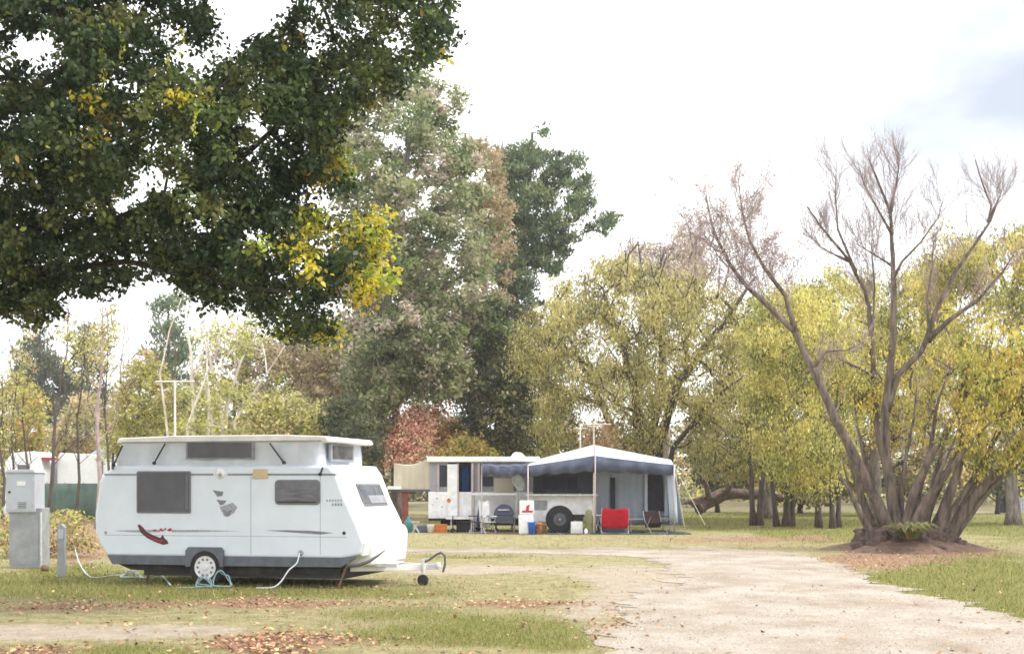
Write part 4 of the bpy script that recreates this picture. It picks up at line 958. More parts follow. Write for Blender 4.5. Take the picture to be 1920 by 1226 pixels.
# ------------------------------------------------------------------ far caravans and screens at the left
Yv = 62.0
def vx(px): return gx(px, Yv)
def vz(py): return pz(py, Yv)
M['far_white'] = mat('far_white', (.82,.83,.85), .5, var=.04)
t = thing('caravan', 'small white caravan with one dark window half hidden behind the grey power cabinet', 'caravan', (vx(45),Yv,0))
MB().prism([(vx(8),.55), (vx(78),.55), (vx(80),vz(880)), (vx(74),vz(852)), (vx(64),vz(846)), (vx(22),vz(849)), (vx(9),vz(866))], Yv, Yv+2.2).build('body', M['far_white'], t, bevel=.06, seg=3)
MB().box(vx(33), vx(56), Yv-.02, Yv+.0, vz(883), vz(871)).build('window', M['glass'], t, bevel=.01)
MB().box(vx(76), vx(95), Yv+.1, Yv+1.2, vz(862), vz(857)).build('awning_rail', M['red_ink'], t, bevel=.01)
MB().lathe((vx(44), Yv-.05, .33), 'y', [(0,.2),(0,.3),(.03,.33),(.18,.33),(.18,.2)], 18).build('wheel', M['rubber'], t)
MB().box(vx(20), vx(90), Yv+.3, Yv+1.9, .35, .55).build('chassis', M['under'], t)
t = thing('caravan', 'long white caravan with dark end window behind the green shade-cloth screen', 'caravan', (vx(140),Yv+1,0))
MB().prism([(vx(94),.5), (vx(222),.5), (vx(226),vz(890)), (vx(210),vz(852)), (vx(98),vz(848)), (vx(93),vz(860))], Yv+1, Yv+3.3).build('body', M['far_white'], t, bevel=.05, seg=3)
MB().prism([(vx(167),vz(858)), (vx(181),vz(858)), (vx(181),vz(888)), (vx(176),vz(886))], Yv+.97, Yv+1.0).box(vx(214), vx(226), Yv+.96, Yv+.99, vz(870), vz(858)).build('window', M['glass'], t)
MB().lathe((vx(150), Yv+.95, .33), 'y', [(0,.2),(0,.3),(.03,.33),(.18,.33),(.18,.2)], 18).build('wheel', M['rubber'], t)
MB().prism([(vx(75),vz(905)), (vx(90),vz(905)), (vx(90),vz(860)), (vx(75),vz(862))], Yv+1.5, Yv+2.4).build('annexe', M['tent_roof'], t)
t = thing('tarpaulin', 'pale blue tarpaulin ridge stretched above the long white caravan at the left', 'tarpaulin', (vx(165),Yv+3.6,0))
MB().prism([(vx(122),vz(848)), (vx(145),vz(835)), (vx(160),vz(831)), (vx(228),vz(833)), (vx(232),vz(846))], Yv+3.5, Yv+6).build('sheet', M['tarp_blue'], t, bevel=.03)
for px in (126, 228): MB().tube([(vx(px),Yv+3.6,0),(vx(px),Yv+3.6,vz(846))], .03, 6).build('pole', M['steel'], t)
Ys = 57.0
t = thing('privacy_screen', 'dark green shade-cloth screen on posts in front of the white caravan', 'screen', (gx(140,Ys),Ys,0))
MB().sheet([[(gx(px,Ys), Ys+.06*math.sin(px*.2), pz(py,Ys)) for px in range(84, 226, 6)] for py in (906, 925, 945, 972)]).build('cloth', M['green_cloth'], t, solid=.01, smooth=True)
for px in (86, 120, 155, 190, 222): MB().tube([(gx(px,Ys),Ys+.12,0),(gx(px,Ys),Ys+.12,pz(903,Ys))], .03, 6).build('post', M['steel'], t)

# far right fence and parked van-like block
Yn = 78.0
t = thing('fence', 'pale blue-grey paling fence at the far right edge of the grass', 'fence', (gx(1960,Yn),Yn,0))
b_ = MB()
for i in range(48): xx = gx(1886,Yn)+i*.15; b_.box(xx, xx+.11, Yn, Yn+.03, .08, pz(932,Yn)+.03*math.sin(i*1.7))
b_.build('palings', M['fence_paint'], t)
MB().box(gx(1884,Yn), gx(1886,Yn)+7.3, Yn+.03, Yn+.09, .3, .4).box(gx(1884,Yn), gx(1886,Yn)+7.3, Yn+.03, Yn+.09, .7, .8).build('rail', M['fence_paint'], t)
for i in range(4): MB().box(gx(1886,Yn)+i*2.3, gx(1886,Yn)+i*2.3+.1, Yn+.09, Yn+.19, 0, 1.0).build('post', M['fence_paint'], t)
t = thing('shed', 'dark low hut beside the pale fence at the right', 'hut', (gx(1878,Yn),Yn-.5,0))
MB().box(gx(1870,Yn), gx(1888,Yn), Yn-1, Yn-.1, 0, pz(934,Yn)).build('wall', M['mesh_dark'], t)
MB().prism([(gx(1867,Yn),pz(934,Yn)), (gx(1891,Yn),pz(934,Yn)), (gx(1888,Yn),pz(927,Yn)), (gx(1870,Yn),pz(927,Yn))], Yn-1.1, Yn).build('roof', M['black'], t)

# ------------------------------------------------------------------ trees
# palettes: leaf colours with weights
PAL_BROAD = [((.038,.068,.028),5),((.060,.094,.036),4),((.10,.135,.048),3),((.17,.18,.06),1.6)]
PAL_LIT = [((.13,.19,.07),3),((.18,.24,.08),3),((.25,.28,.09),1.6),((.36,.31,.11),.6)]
PAL_YEL = [((.62,.53,.06),4),((.54,.52,.07),3),((.36,.43,.07),3),((.58,.40,.07),.8)]
PAL_GREY = [((.34,.37,.19),4),((.45,.44,.27),3),((.14,.19,.085),3.6),((.25,.32,.13),2),((.56,.47,.40),1.6)]
PAL_RUSSET = [((.46,.35,.21),3),((.36,.32,.17),3),((.52,.38,.26),2),((.22,.23,.11),2)]
PAL_PINE = [((.13,.18,.085),4),((.19,.24,.11),3),((.07,.105,.06),3),((.25,.29,.13),1.2)]
PAL_DARK = [((.07,.09,.06),4),((.11,.13,.08),3),((.17,.165,.095),1.6)]
PAL_WILLOW = [((.58,.52,.20),4),((.47,.43,.17),3),((.68,.60,.28),2),((.28,.265,.115),2),((.15,.145,.07),.8)]
PAL_YWIL = [((.66,.59,.19),4),((.56,.53,.17),3),((.76,.66,.27),2),((.35,.37,.12),2),((.16,.165,.06),1.8)]  # last entry: dark olive clumps painting shaded gaps between the leaves
PAL_GOLD = [((.68,.56,.14),4),((.58,.53,.14),3),((.68,.48,.15),.8),((.34,.37,.10),2),((.16,.165,.06),1.6)]  # darkest entry stands in for shade inside the crown
PAL_LIME = [((.54,.53,.16),4),((.42,.44,.13),3),((.64,.60,.22),2.5),((.28,.30,.11),2.2)]
PAL_RED = [((.80,.44,.34),3),((.74,.37,.30),3),((.84,.58,.38),3),((.52,.30,.26),1.5)]
PAL_ORANGE = [((.58,.36,.12),3),((.55,.42,.15),3),((.46,.40,.15),2)]
PAL_PURPLE = [((.50,.40,.41),3),((.56,.46,.45),2),((.50,.46,.30),1.5)]
PAL_SCRUB = [((.54,.49,.25),3),((.62,.52,.32),3),((.38,.37,.18),2),((.64,.45,.32),1.3),((.16,.16,.08),1.2)]
PAL_BROWN = [((.38,.26,.16),3),((.46,.33,.20),2),((.30,.24,.12),2),((.56,.38,.22),1)]

# big leafy tree overhead at the left, trunk outside the frame
fg_poly = [(-420,-330),(200,-420),(640,-330),(860,-140),(858,0),(850,95),(790,130),(770,175),(705,190),(690,225),(640,255),(636,300),(655,330),(640,352),(560,345),(610,385),(640,405),(690,415),(728,428),(742,465),(728,500),(722,545),(690,580),(650,612),(610,625),(575,640),(530,628),(490,612),(470,580),(430,588),(390,578),(345,545),(300,532),(250,532),(190,552),(120,560),(90,590),(20,586),(-120,600),(-300,560),(-420,300)]
holes = [[(402,-40),(560,-40),(548,12),(505,48),(480,60),(440,88),(405,60)],[(362,118),(405,92),(425,95),(395,132),(372,146)],[(30,75),(70,60),(100,72),(92,98),(60,104),(35,104)],[(-30,125),(12,135),(5,165),(-30,180)]]
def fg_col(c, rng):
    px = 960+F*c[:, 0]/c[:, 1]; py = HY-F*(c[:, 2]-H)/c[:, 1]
    base = pal_pick(PAL_BROAD, rng, len(c)); lt = pal_pick(PAL_LIT, rng, len(c)); g_ = blobs(px, py, [(330,250,150,80,.75),(560,160,170,70,.6),(780,70,90,70,.5),(250,340,90,60,.4),(400,370,120,40,.35),(620,60,90,60,.3)]); q = rng.random(len(c)) < g_; base[q] = lt[q]; yel = pal_pick(PAL_YEL, rng, len(c))  # blobs of lighter leaves paint the lit sprays into the crown colour
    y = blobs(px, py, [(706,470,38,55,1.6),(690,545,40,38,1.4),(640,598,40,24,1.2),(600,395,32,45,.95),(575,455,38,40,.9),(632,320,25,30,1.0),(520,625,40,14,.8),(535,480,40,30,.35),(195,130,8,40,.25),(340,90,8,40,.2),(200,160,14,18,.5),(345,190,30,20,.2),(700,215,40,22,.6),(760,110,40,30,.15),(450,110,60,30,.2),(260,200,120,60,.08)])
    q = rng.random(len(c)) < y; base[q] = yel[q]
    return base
rng = np.random.default_rng(77)
fgb = Vector((gx(-420,19), 19.0, 0))
fg = thing('broadleaf_tree', 'large overhanging broadleaf tree with dark green leaves turning yellow at its branch tips', 'tree', fgb)
cents, px, py = sample_crown(fg_poly, 17.6, 2.6, 4300, rng, 12, .33)
keep = np.ones(len(px), bool)
for hpoly in holes: keep &= ~(inpoly(px, py, hpoly) | (edgedist(px, py, hpoly) < 14))
thin = (px < 120) & (py < 230) & (py > 20) & (rng.random(len(px)) < .3); keep &= ~thin
cents = cents[keep]
strand = np.array([P(x_+3*math.sin(y_*.1), y_, 15.2) for x_, a_, b_ in ((192,50,175),(227,45,120),(340,55,110),(318,100,140),(366,200,260)) for y_ in range(a_, b_, 5)])
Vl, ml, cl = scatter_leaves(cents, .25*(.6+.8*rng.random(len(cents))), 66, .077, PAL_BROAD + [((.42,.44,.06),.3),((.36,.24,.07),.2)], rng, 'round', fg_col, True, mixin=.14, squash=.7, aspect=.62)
Vs, ms, cs_ = scatter_leaves(strand, np.full(len(strand), .045), 3, .045, [((.42,.48,.07),3),((.55,.52,.07),2),((.30,.36,.06),1)], rng, 'droop', None, True, aspect=.62)
Vl = np.concatenate([Vl, Vs]); cl = np.concatenate([cl, cs_])
limbs = [([fgb, fgb+Vector((.15,-.1,2.4)), fgb+Vector((.5,-.3,4.6)), fgb+Vector((1.0,-.6,8.0)), fgb+Vector((1.6,-.8,12))], .40),
         ([fgb+Vector((.3,-.15,3.4)), Vector(P(-120,500,18.6)), Vector(P(150,440,18)), Vector(P(420,330,17.6)), Vector(P(640,120,17.3)), Vector(P(760,20,17.2))], .10),
         ([fgb+Vector((.2,-.1,3.0)), Vector(P(-60,520,18.2)), Vector(P(240,490,17.4)), Vector(P(480,540,17.0)), Vector(P(640,560,16.8))], .09),
         ([fgb+Vector((.6,-.3,5.5)), Vector(P(-60,250,18)), Vector(P(130,120,17.4)), Vector(P(280,-60,17))], .10)]
grow(limbs, cents[rng.random(len(cents)) < .12], .005, .06, rng, step=.6, up_pen=.3, taper=.8).build('trunk', M['bark_dark'], fg, smooth=True)
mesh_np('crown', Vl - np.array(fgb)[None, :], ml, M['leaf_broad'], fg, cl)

def T(px, base_y=None, Y=None): return G(px, base_y) if Y is None else Vector((gx(px, Y), Y, 0))
def trunk(px0, Y, pts, r):
    return ([T(px0, Y=Y)] + [P(a, b, Y+(c if c else 0)) for a, b, c in pts], r)

# tall grey-green tree and its neighbours in the middle distance
make_tree('eucalypt', 'very tall grey-green tree rising behind the white caravan nose', 'tree',
  [([(620,260),(660,190),(740,130),(800,125),(850,165),(850,230),(885,300),(925,380),(925,470),(905,560),(870,620),(880,690),(850,745),(790,725),(745,760),(700,770),(680,700),(655,640),(640,560),(680,480),(650,400),(600,300)], 62, 4.0), ([(640,640),(700,600),(800,590),(870,610),(885,680),(850,750),(800,735),(770,720),(735,790),(700,860),(660,850),(650,740)], 61, 2.6), ([(880,560),(930,560),(960,620),(900,660),(860,640)], 63, 1.5)],
  [trunk(712, 62, [(708,820,0),(716,650,.5),(730,480,-.3),(762,300,.4),(790,190,0)], .42), trunk(750, 62.4, [(744,800,0),(735,700,.8),(770,560,1.2),(840,420,.6)], .26)], M['bark_grey'], M['leaf_soft'], PAL_GREY, .20, 560, 4.4, 'round', 11, .62, thin=.22)
make_tree('russet_tree', 'slim russet-brown tree squeezed between the grey-green tree and the pine', 'tree',
  [([(880,270),(900,245),(940,300),(955,400),(960,480),(950,560),(940,680),(900,700),(870,640),(870,520),(880,420),(862,330)], 66, 2.6)],
  [trunk(905, 66, [(903,800,0),(905,600,.3),(910,420,0),(915,290,0)], .28)], M['bark_grey'], M['leaf_soft'], PAL_RUSSET, .19, 200, 4.0, 'round', 12, .6, thin=.27)
make_tree('pine_tree', 'tall dark green pine with ragged stepped branches and bare lower limbs', 'tree',
  [([(975,262),(984,236),(1000,240),(1016,236),(1030,268),(1045,300),(1062,288),(1082,280),(1092,300),(1088,345),(1112,335),(1120,365),(1112,392),(1140,402),(1168,396),(1158,425),(1130,448),(1110,440),(1080,462),(1045,468),(1018,490),(990,480),(955,470),(945,420),(940,340),(950,290)], 74, 3.4),
   ([(915,490),(990,470),(1060,480),(1040,520),(1012,540),(1010,590),(965,600),(945,650),(900,665),(885,600),(905,540)], 73, 2.2), ([(930,300),(960,290),(985,330),(990,480),(940,500),(925,420)], 74, 2.0)],
  [trunk(938, 74, [(938,840,0),(942,700,0),(950,590,.2),(975,470,0),(992,350,0),(998,250,0)], .46)], M['bark_dark'], M['needle'], PAL_PINE, .27, 330, 4.0, 'up', 13, .62, bend=-.12, aspect=.28, squash=.6, thin=.35,
  bare=[([(850,640),(900,600),(960,610),(1000,640),(950,700),(900,700)], 73.5, 2.0, 34)], up_pen=.6)
make_tree('conifer', 'short dark conifer hedge-like tree behind the camper trailer roof', 'tree',
  [([(860,720),(875,660),(905,640),(950,600),(1000,640),(1020,760),(1015,860),(860,862),(862,790)], 70, 2.4)],
  [trunk(930, 70, [(932,850,0),(935,700,0)], .3)], M['bark_dark'], M['needle'], PAL_DARK + [((.19,.20,.11),2)], .26, 140, 4.0, 'up', 14, .6, aspect=.3)
make_tree('scrub_tree', 'shadowy olive tree filling the gap under the pine beside the willow', 'tree', [([(840,860),(850,700),(875,620),(940,570),(1000,570),(1040,620),(1060,700),(1050,860)], 63.5, 1.8)], [trunk(960, 63.5, [(960,850,0),(955,700,0)], .22)], M['bark_dark'], M['leaf_soft'], PAL_DARK + PAL_PINE[:1] + PAL_SCRUB[:1] + [((.22,.22,.11),3)], .20, 220, 3.2, 'round', 58, .6, thin=.25)
make_tree('scrub_tree', 'hazy grey-green tree behind the grey-green giant and the white caravan nose', 'tree', [([(600,860),(590,700),(620,580),(680,480),(760,420),(840,470),(880,600),(880,760),(860,860)], 86, 2.5)], [trunk(740, 86, [(740,850,0),(745,620,0)], .3)], M['bark_grey'], M['leaf_soft'], PAL_GREY + PAL_SCRUB, .26, 260, 3.0, 'round', 59, .8)
# broad yellow-green willow behind the awning
make_tree('willow_tree', 'broad olive-yellow willow with many dark limbs behind the grey awning', 'tree',
  [([(965,760),(950,690),(970,620),(1005,560),(1040,520),(1090,505),(1130,470),(1170,480),(1215,490),(1250,470),(1290,500),(1330,520),(1370,520),(1400,560),(1385,640),(1400,700),(1370,760),(1330,800),(1290,850),(1240,830),(1190,870),(1140,850),(1080,860),(1030,850),(1000,800)], 57, 4.2)],
  [trunk(1205, 57, [(1200,850,0),(1190,740,-.5),(1160,620,-.4),(1130,540,0)], .34), trunk(1225, 57, [(1235,830,0),(1270,720,-1.2),(1320,650,-1.5),(1390,560,-1.6),(1415,520,-1.6)], .30), trunk(1230, 56.6, [(1262,840,-.6),(1310,780,-1.6),(1360,730,-2),(1410,695,-2.2)], .17),
   trunk(1185, 57.5, [(1170,850,.2),(1120,740,.4),(1070,640,.2),(1040,580,0)], .26), trunk(1214, 58, [(1222,840,.5),(1240,700,.8),(1235,560,.6)], .26)],
  M['bark_dark'], M['leaf_soft'], PAL_WILLOW, .17, 460, 2.4, 'droop', 15, .65, aspect=.36, bend=.02,
  bare=[([(1110,500),(1160,440),(1240,440),(1330,400),(1400,470),(1380,540),(1200,520)], 57, 3.0, 60)])
make_tree('willow_tree', 'pink-twigged thin tree showing above the olive-yellow willow', 'tree',
  [([(1150,470),(1190,440),(1240,455),(1290,420),(1330,450),(1340,520),(1290,560),(1200,560),(1150,530)], 68, 2.5)],
  [trunk(1250, 68, [(1250,800,0),(1245,650,0),(1250,500,0)], .25)], M['bark_twig'], M['leaf_soft'], PAL_PURPLE + [((.40,.36,.16),2)], .15, 140, 1.9, 'up', 16, .6, thin=.3, aspect=.36, bend=-.08,
  bare=[([(1140,470),(1190,415),(1240,450),(1290,395),(1350,430),(1340,520),(1160,530)], 68, 2.5, 90)], tipr=.02)
# yellow willows behind the pollard
make_tree('willow_tree', 'yellow drooping willow with several thin dark stems left of the pollarded willow', 'tree',
  [([(1395,560),(1440,530),(1500,540),(1560,570),(1610,640),(1610,760),(1605,880),(1560,935),(1520,930),(1480,905),(1440,900),(1415,820),(1400,720)], 50, 2.6)],
  [trunk(1535, 50, [(1532,900,0),(1520,800,.2),(1500,680,0),(1480,600,0)], .14), trunk(1561, 49.6, [(1558,900,0),(1565,800,0),(1575,690,0)], .12), trunk(1572, 50.4, [(1573,900,0),(1580,780,.4),(1560,650,.3)], .11), trunk(1480, 52, [(1478,900,0),(1470,800,0),(1455,660,0)], .15)],
  M['bark_mid'], M['leaf_soft'], PAL_YWIL, .15, 240, 3.0, 'droop', 17, .6, aspect=.38, bend=.05)
make_tree('willow_tree', 'olive willow on several dark slanting stems standing in bright green grass', 'tree',
  [([(1300,800),(1330,740),(1390,690),(1440,700),(1480,760),(1490,870),(1460,915),(1420,905),(1380,915),(1340,890),(1310,860)], 55, 2.4)],
  [trunk(1412, 53, [(1410,920,0),(1404,820,.2),(1390,720,0)], .13), trunk(1424, 53, [(1428,900,0),(1440,800,.3),(1450,740,0)], .15), trunk(1456, 51.5, [(1448,920,0),(1440,830,0),(1420,740,0)], .12), trunk(1474, 51.5, [(1476,910,0),(1474,820,0),(1480,770,0)], .17), trunk(1484, 51.6, [(1488,900,0),(1500,820,0)], .12)],
  M['bark_mid'], M['leaf_soft'], PAL_WILLOW, .16, 150, 2.2, 'droop', 18, .6, aspect=.36, bend=.05)
make_tree('willow_tree', 'tall pale yellow willow directly behind the bare crown of the pollarded willow', 'tree',
  [([(1470,640),(1500,540),(1560,500),(1620,520),(1680,500),(1740,470),(1800,520),(1800,660),(1790,760),(1700,800),(1600,780),(1530,740)], 60, 3.2)],
  [trunk(1640, 60, [(1640,850,0),(1635,700,0),(1640,580,0)], .3)], M['bark_grey'], M['leaf_soft'], PAL_YWIL, .18, 240, 2.6, 'droop', 19, .7, aspect=.38)
make_tree('willow_tree', 'tall golden willow at the right edge standing behind the pollarded willow', 'tree',
  [([(1720,560),(1750,480),(1800,435),(1850,455),(1900,420),(1960,430),(2060,460),(2100,640),(2060,860),(1960,880),(1880,820),(1800,760),(1740,680)], 54, 3.2)],
  [trunk(1900, 54, [(1895,850,0),(1890,700,0),(1905,540,0)], .3), trunk(1960, 54, [(1965,800,0),(1985,620,0)], .25)], M['bark_grey'], M['leaf_soft'], PAL_WILLOW + PAL_GOLD, .17, 260, 2.7, 'droop', 20, .7, aspect=.38,
  bare=[([(1780,480),(1830,400),(1880,420),(1930,400),(1960,440),(1860,520)], 54, 2, 50)])
make_tree('shrub', 'grey-green shrub between the willow trunks and the pale fence', 'shrub',
  [([(1800,860),(1830,840),(1900,850),(1980,860),(1990,930),(1860,930),(1800,925)], 74, 2.0)], [trunk(1870, 74, [(1870,900,0)], .12)], M['bark_dark'], M['leaf_soft'], PAL_DARK + [((.16,.18,.12),3)], .22, 60, 3.2, 'round', 21, .6)
# row of shrubs behind the willow stems
make_tree('shrub', 'dark bluish-green shrub behind the fallen log', 'shrub',
  [([(1290,880),(1310,850),(1360,845),(1400,880),(1405,920),(1370,930),(1320,910)], 78, 2)], [trunk(1345, 78, [(1345,900,0)], .14)], M['bark_dark'], M['leaf_soft'], PAL_DARK, .24, 60, 4, 'round', 22, .6)
make_tree('shrub', 'brown withered shrub behind the grey willow stems', 'shrub',
  [([(1390,890),(1440,850),(1520,860),(1590,850),(1620,900),(1600,945),(1500,942),(1410,938)], 76, 2)], [trunk(1500, 76, [(1500,900,0)], .14)], M['bark_dark'], M['leaf_soft'], PAL_BROWN + PAL_DARK, .24, 80, 3.6, 'round', 23, .6)

# ---- the pollarded willow at the right
wb = G(1672, 1032); Wy = wb.y
wl = thing('pollard_willow', 'old pollarded willow fanning many thick stems from a root mound beside the gravel road', 'tree', wb)
def wp(px, py, dy=0): return P(px, py, Wy+dy)
S = []
def stem(r, *pts): S.append(([Vector(wp(*p)) for p in pts], r*(.95 if pts[0][0] > 1735 else .74)))
stem(.21, (1668,1000,-.1),(1645,940,-.2),(1610,868,-.4),(1567,788,-.5),(1527,698,-.5),(1491,622,-.3),(1441,573,-.2),(1401,537,0),(1372,500,.2),(1340,440,.3),(1325,370,.3))
stem(.10, (1491,622,-.3),(1473,555,-.2),(1432,501,0),(1405,450,.1),(1392,400,.1),(1385,345,.1))
stem(.16, (1640,1000,.1),(1618,940,.2),(1600,880,.3),(1585,820,.5),(1560,760,.6),(1530,690,.7))
stem(.15, (1640,1010,-.3),(1612,960,-.5),(1590,915,-.6),(1572,880,-.7))
stem(.21, (1682,1000,0),(1672,930,.1),(1660,850,.2),(1660,770,.2),(1670,700,.2),(1675,620,.1),(1676,540,0),(1673,450,0),(1668,395,.1),(1650,350,.2),(1630,300,.2))
stem(.06, (1668,400,.1),(1680,350,.1),(1687,300,.1)); stem(.05, (1673,440,0),(1650,400,-.1),(1622,350,-.1),(1610,310,-.1)); stem(.045, (1675,500,0),(1640,478,.1),(1603,456,.2))
stem(.05, (1676,520,0),(1692,490,0),(1728,452,0),(1760,407,.1),(1772,360,.1))
stem(.17, (1688,1000,.3),(1678,920,.5),(1650,830,.8),(1640,740,.9),(1636,640,.9),(1630,580,.9),(1621,541,.9),(1592,490,.8),(1536,420,.8),(1513,388,.8))
stem(.055, (1605,510,.85),(1571,430,.8),(1566,362,.8),(1569,300,.8)); stem(.045, (1592,490,.8),(1565,478,.8),(1538,463,.8),(1525,440,.8)); stem(.045, (1636,620,.9),(1640,540,.8),(1634,460,.8),(1640,400,.8))
stem(.20, (1695,1000,-.2),(1712,930,-.3),(1745,855,-.4),(1785,790,-.5),(1812,740,-.4),(1850,680,-.3))
stem(.19, (1705,1005,-.3),(1735,940,-.5),(1785,875,-.8),(1825,825,-.9),(1860,790,-1.0))
stem(.17, (1705,1000,.2),(1722,920,.4),(1745,840,.6),(1755,770,.7),(1775,700,.7))
stem(.20, (1745,1012,-.2),(1768,960,-.3),(1795,890,-.3),(1806,835,-.3),(1800,780,-.4))
stem(.23, (1770,1008,.1),(1800,965,.1),(1835,918,0),(1878,880,-.1),(1905,845,-.2),(1935,790,-.3))
stem(.16, (1778,1000,.4),(1812,935,.5),(1835,890,.5),(1858,840,.5),(1885,790,.4))
stem(.14, (1735,1000,.5),(1745,930,.8),(1762,860,1.0),(1792,760,1.1),(1825,690,1.1))
stem(.13, (1662,770,.2),(1684,703,.2),(1728,658,.1),(1742,625,.1),(1755,582,0),(1791,510,0),(1830,455,.1),(1854,420,.1),(1858,385,.1),(1842,345,.1),(1829,300,.1))
stem(.05, (1854,415,.1),(1868,385,.1),(1880,355,.1)); stem(.08, (1740,635,.1),(1780,600,-.1),(1832,564,-.2),(1880,510,-.2),(1908,465,-.2))
stem(.05, (1743,640,.1),(1738,560,.3),(1748,500,.4),(1752,430,.4))
stem(.13, (1655,1000,.4),(1640,930,.7),(1622,860,.9),(1608,800,1.0),(1600,730,1.0)); stem(.12, (1690,1000,.1),(1690,920,.2),(1700,850,.1),(1712,790,.1),(1720,720,.1))
stem(.13, (1715,1003,-.4),(1742,930,-.7),(1770,870,-.9),(1800,800,-1.0)); stem(.13, (1728,1005,.0),(1748,945,.0),(1775,880,.0),(1812,810,.0),(1838,760,.0))
stem(.11, (1760,1008,-.1),(1790,950,-.2),(1822,900,-.3),(1850,850,-.3),(1870,800,-.3)); stem(.10, (1632,1005,.0),(1605,950,-.1),(1588,900,-.2),(1578,850,-.2))
stem(.10, (1675,1000,.6),(1668,920,.9),(1668,850,1.1),(1690,760,1.2)); stem(.12, (1785,1008,.2),(1830,950,.1),(1868,905,0),(1905,875,0),(1940,840,0))
stem(.06, (1645,712,.9),(1612,690,.7),(1567,671,.5)); stem(.065, (1524,690,-.5),(1549,658,-.4),(1585,657,-.3),(1621,640,-.2)); stem(.05, (1570,790,-.5),(1545,740,-.3),(1535,690,0))
rng = np.random.default_rng(31)
TW = MB(); TIPS = []
def spray(p, d, Ln, r, depth, up=.10):
    n_ = 5 if depth > 1 else 4; pts = [Vector(p)]; d = Vector(d).normalized(); ds = [d]
    for i in range(n_):
        d = (d + Vector(rng.normal(size=3))*.07 + Vector((0, 0, up))).normalized(); pts.append(pts[-1] + d*Ln/n_); ds.append(d)
    TW.tube(pts, [r*(1-.72*i/n_) for i in range(n_+1)], 4 if r > .012 else 3, cap=False)
    TIPS.append((pts[-1], depth))
    if depth > 0:
        for i in range(1, n_+1):
            for q in range(2 if i >= n_-1 else 1):
                ax = Vector(rng.normal(size=3)).normalized(); e = (ds[i] + ax*.62).normalized()
                spray(pts[i], e, Ln*rng.uniform(.45, .72), max(.0045, r*.55), depth-1, up)
def along(stem_pts, f0, f1, n_, Ln, r, depth, out=.7, up=.12):
    sp_ = smooth(stem_pts, 5); m = len(sp_)
    for q in range(n_):
        i = min(m-2, max(1, int((f0+(f1-f0)*(q+.5*rng.random())/n_)*m))); t_ = (sp_[i+1]-sp_[i-1]).normalized()
        o_ = Vector(rng.normal(size=3)); o_.y *= .7
        spray(sp_[i], t_*.6 + o_.normalized()*out + Vector((0, 0, .35)), Ln*rng.uniform(.6, 1.1), r, depth, up)
    spray(sp_[-1], (sp_[-1]-sp_[-3]), Ln*.16, r*.7, min(depth, 1), up)
for k, (pts_, r_) in enumerate(S):
    top_ = min(HY-F*(p.z-H)/p.y for p in pts_)
    if top_ < 480: along(pts_, .52 if r_ > .1 else .30, .88, 20 if r_ > .1 else 11, .74, .011, 2)
    elif top_ < 720: along(pts_, .45, 1.0, 12, .8, .011, 1)
cl0 = len(TIPS)
along(S[0][0], .62, .93, 30, 1.05, .012, 2, 1.0, .08); along(S[1][0], .2, .92, 16, .85, .011, 2, 1.0, .08)
cloud = np.array([p for p, dpt in TIPS[cl0:]])
tgt = np.zeros((0, 3))
leafp = [([(1770,720),(1800,640),(1850,600),(1920,600),(2020,620),(2040,760),(2000,860),(1930,900),(1890,870),(1850,890),(1830,850),(1790,850),(1760,800)], -.4, 1.3, 210, 3.4),
         ([(1590,800),(1600,720),(1680,690),(1760,700),(1770,790),(1720,830),(1650,820)], 1.0, .8, 90, 1.5),
         ([(1560,640),(1600,600),(1700,620),(1760,560),(1800,560),(1790,700),(1700,760),(1580,760)], .9, .9, 70, .8)]
LVs, LCs = [], []
for poly, dy, dp, n, lai in leafp:
    c, a_, b_2 = sample_crown(poly, Wy+dy, dp, n, rng, 10); tgt = np.concatenate([tgt, c[rng.random(len(c)) < .6]])
    ar = abs(sum(poly[i][0]*poly[(i+1) % len(poly)][1]-poly[(i+1) % len(poly)][0]*poly[i][1] for i in range(len(poly))))/2*(Wy/F)**2
    V_, m_, c_ = scatter_leaves(c, .33*(.6+.8*rng.random(len(c))), int(lai*ar/(len(c)*.11*.11*.4*.5)), .11, PAL_GOLD, rng, 'droop', aspect=.42, squash=.9); LVs.append(V_); LCs.append(c_)
cloud = cloud[rng.random(len(cloud)) < .75]
V_, m_, c_ = scatter_leaves(cloud, np.full(len(cloud), .14), 7, .055, PAL_PURPLE + [((.34,.24,.22),2)], rng, 'up', aspect=.4); LVs.append(V_); LCs.append(c_)
grow(S, tgt, .011, -.03, rng, step=.45, sides=9, up_pen=1.2, taper=.75, trunk_top=.40, wob=.045).build('trunk', M['bark_willow'], wl, smooth=True)
TW.build('twigs', M['bark_twig'], wl, smooth=True)
mesh_np('crown', np.concatenate(LVs) - np.array(wb)[None, :], m_, M['leaf_soft'], wl, np.concatenate(LCs))
M['root_dark'] = mat('root_dark', (.125,.082,.066), .95, var=.25, scale=7, bump=2.0, bscale=14, stretch=(1,1,.4), dirt=(.035,.025,.025))
# stump-like root crown, a rugged mass under the stems
rows = []
for q in range(15):
    f = q/14; row = []
    for k in range(73):
        a = 2*math.pi*k/72; ca, sa = math.cos(a), math.sin(a)
        R = 1.42 - .48*f**.8 + (.22*math.sin(5*a+1+q*.25)+.13*math.sin(11*a+q*.5)+.08*math.sin(19*a-q*.7))*(1-f*.5)
        if f > .8: R *= 1-(f-.8)/.2*.75
        lump = .06*math.sin(13*a+q*1.7)
        row.append((wb.x+.30+(R+lump)*ca*1.02, wb.y+.05+(R+lump)*.72*sa, .05+(.50 if f < .8 else .50+.12*(f-.8)/.2)*min(1, f/.8)**1.25+lump*.5))
    rows.append(row)
MB().sheet(rows).build('root_crown', M['root_dark'], wl, smooth=True)
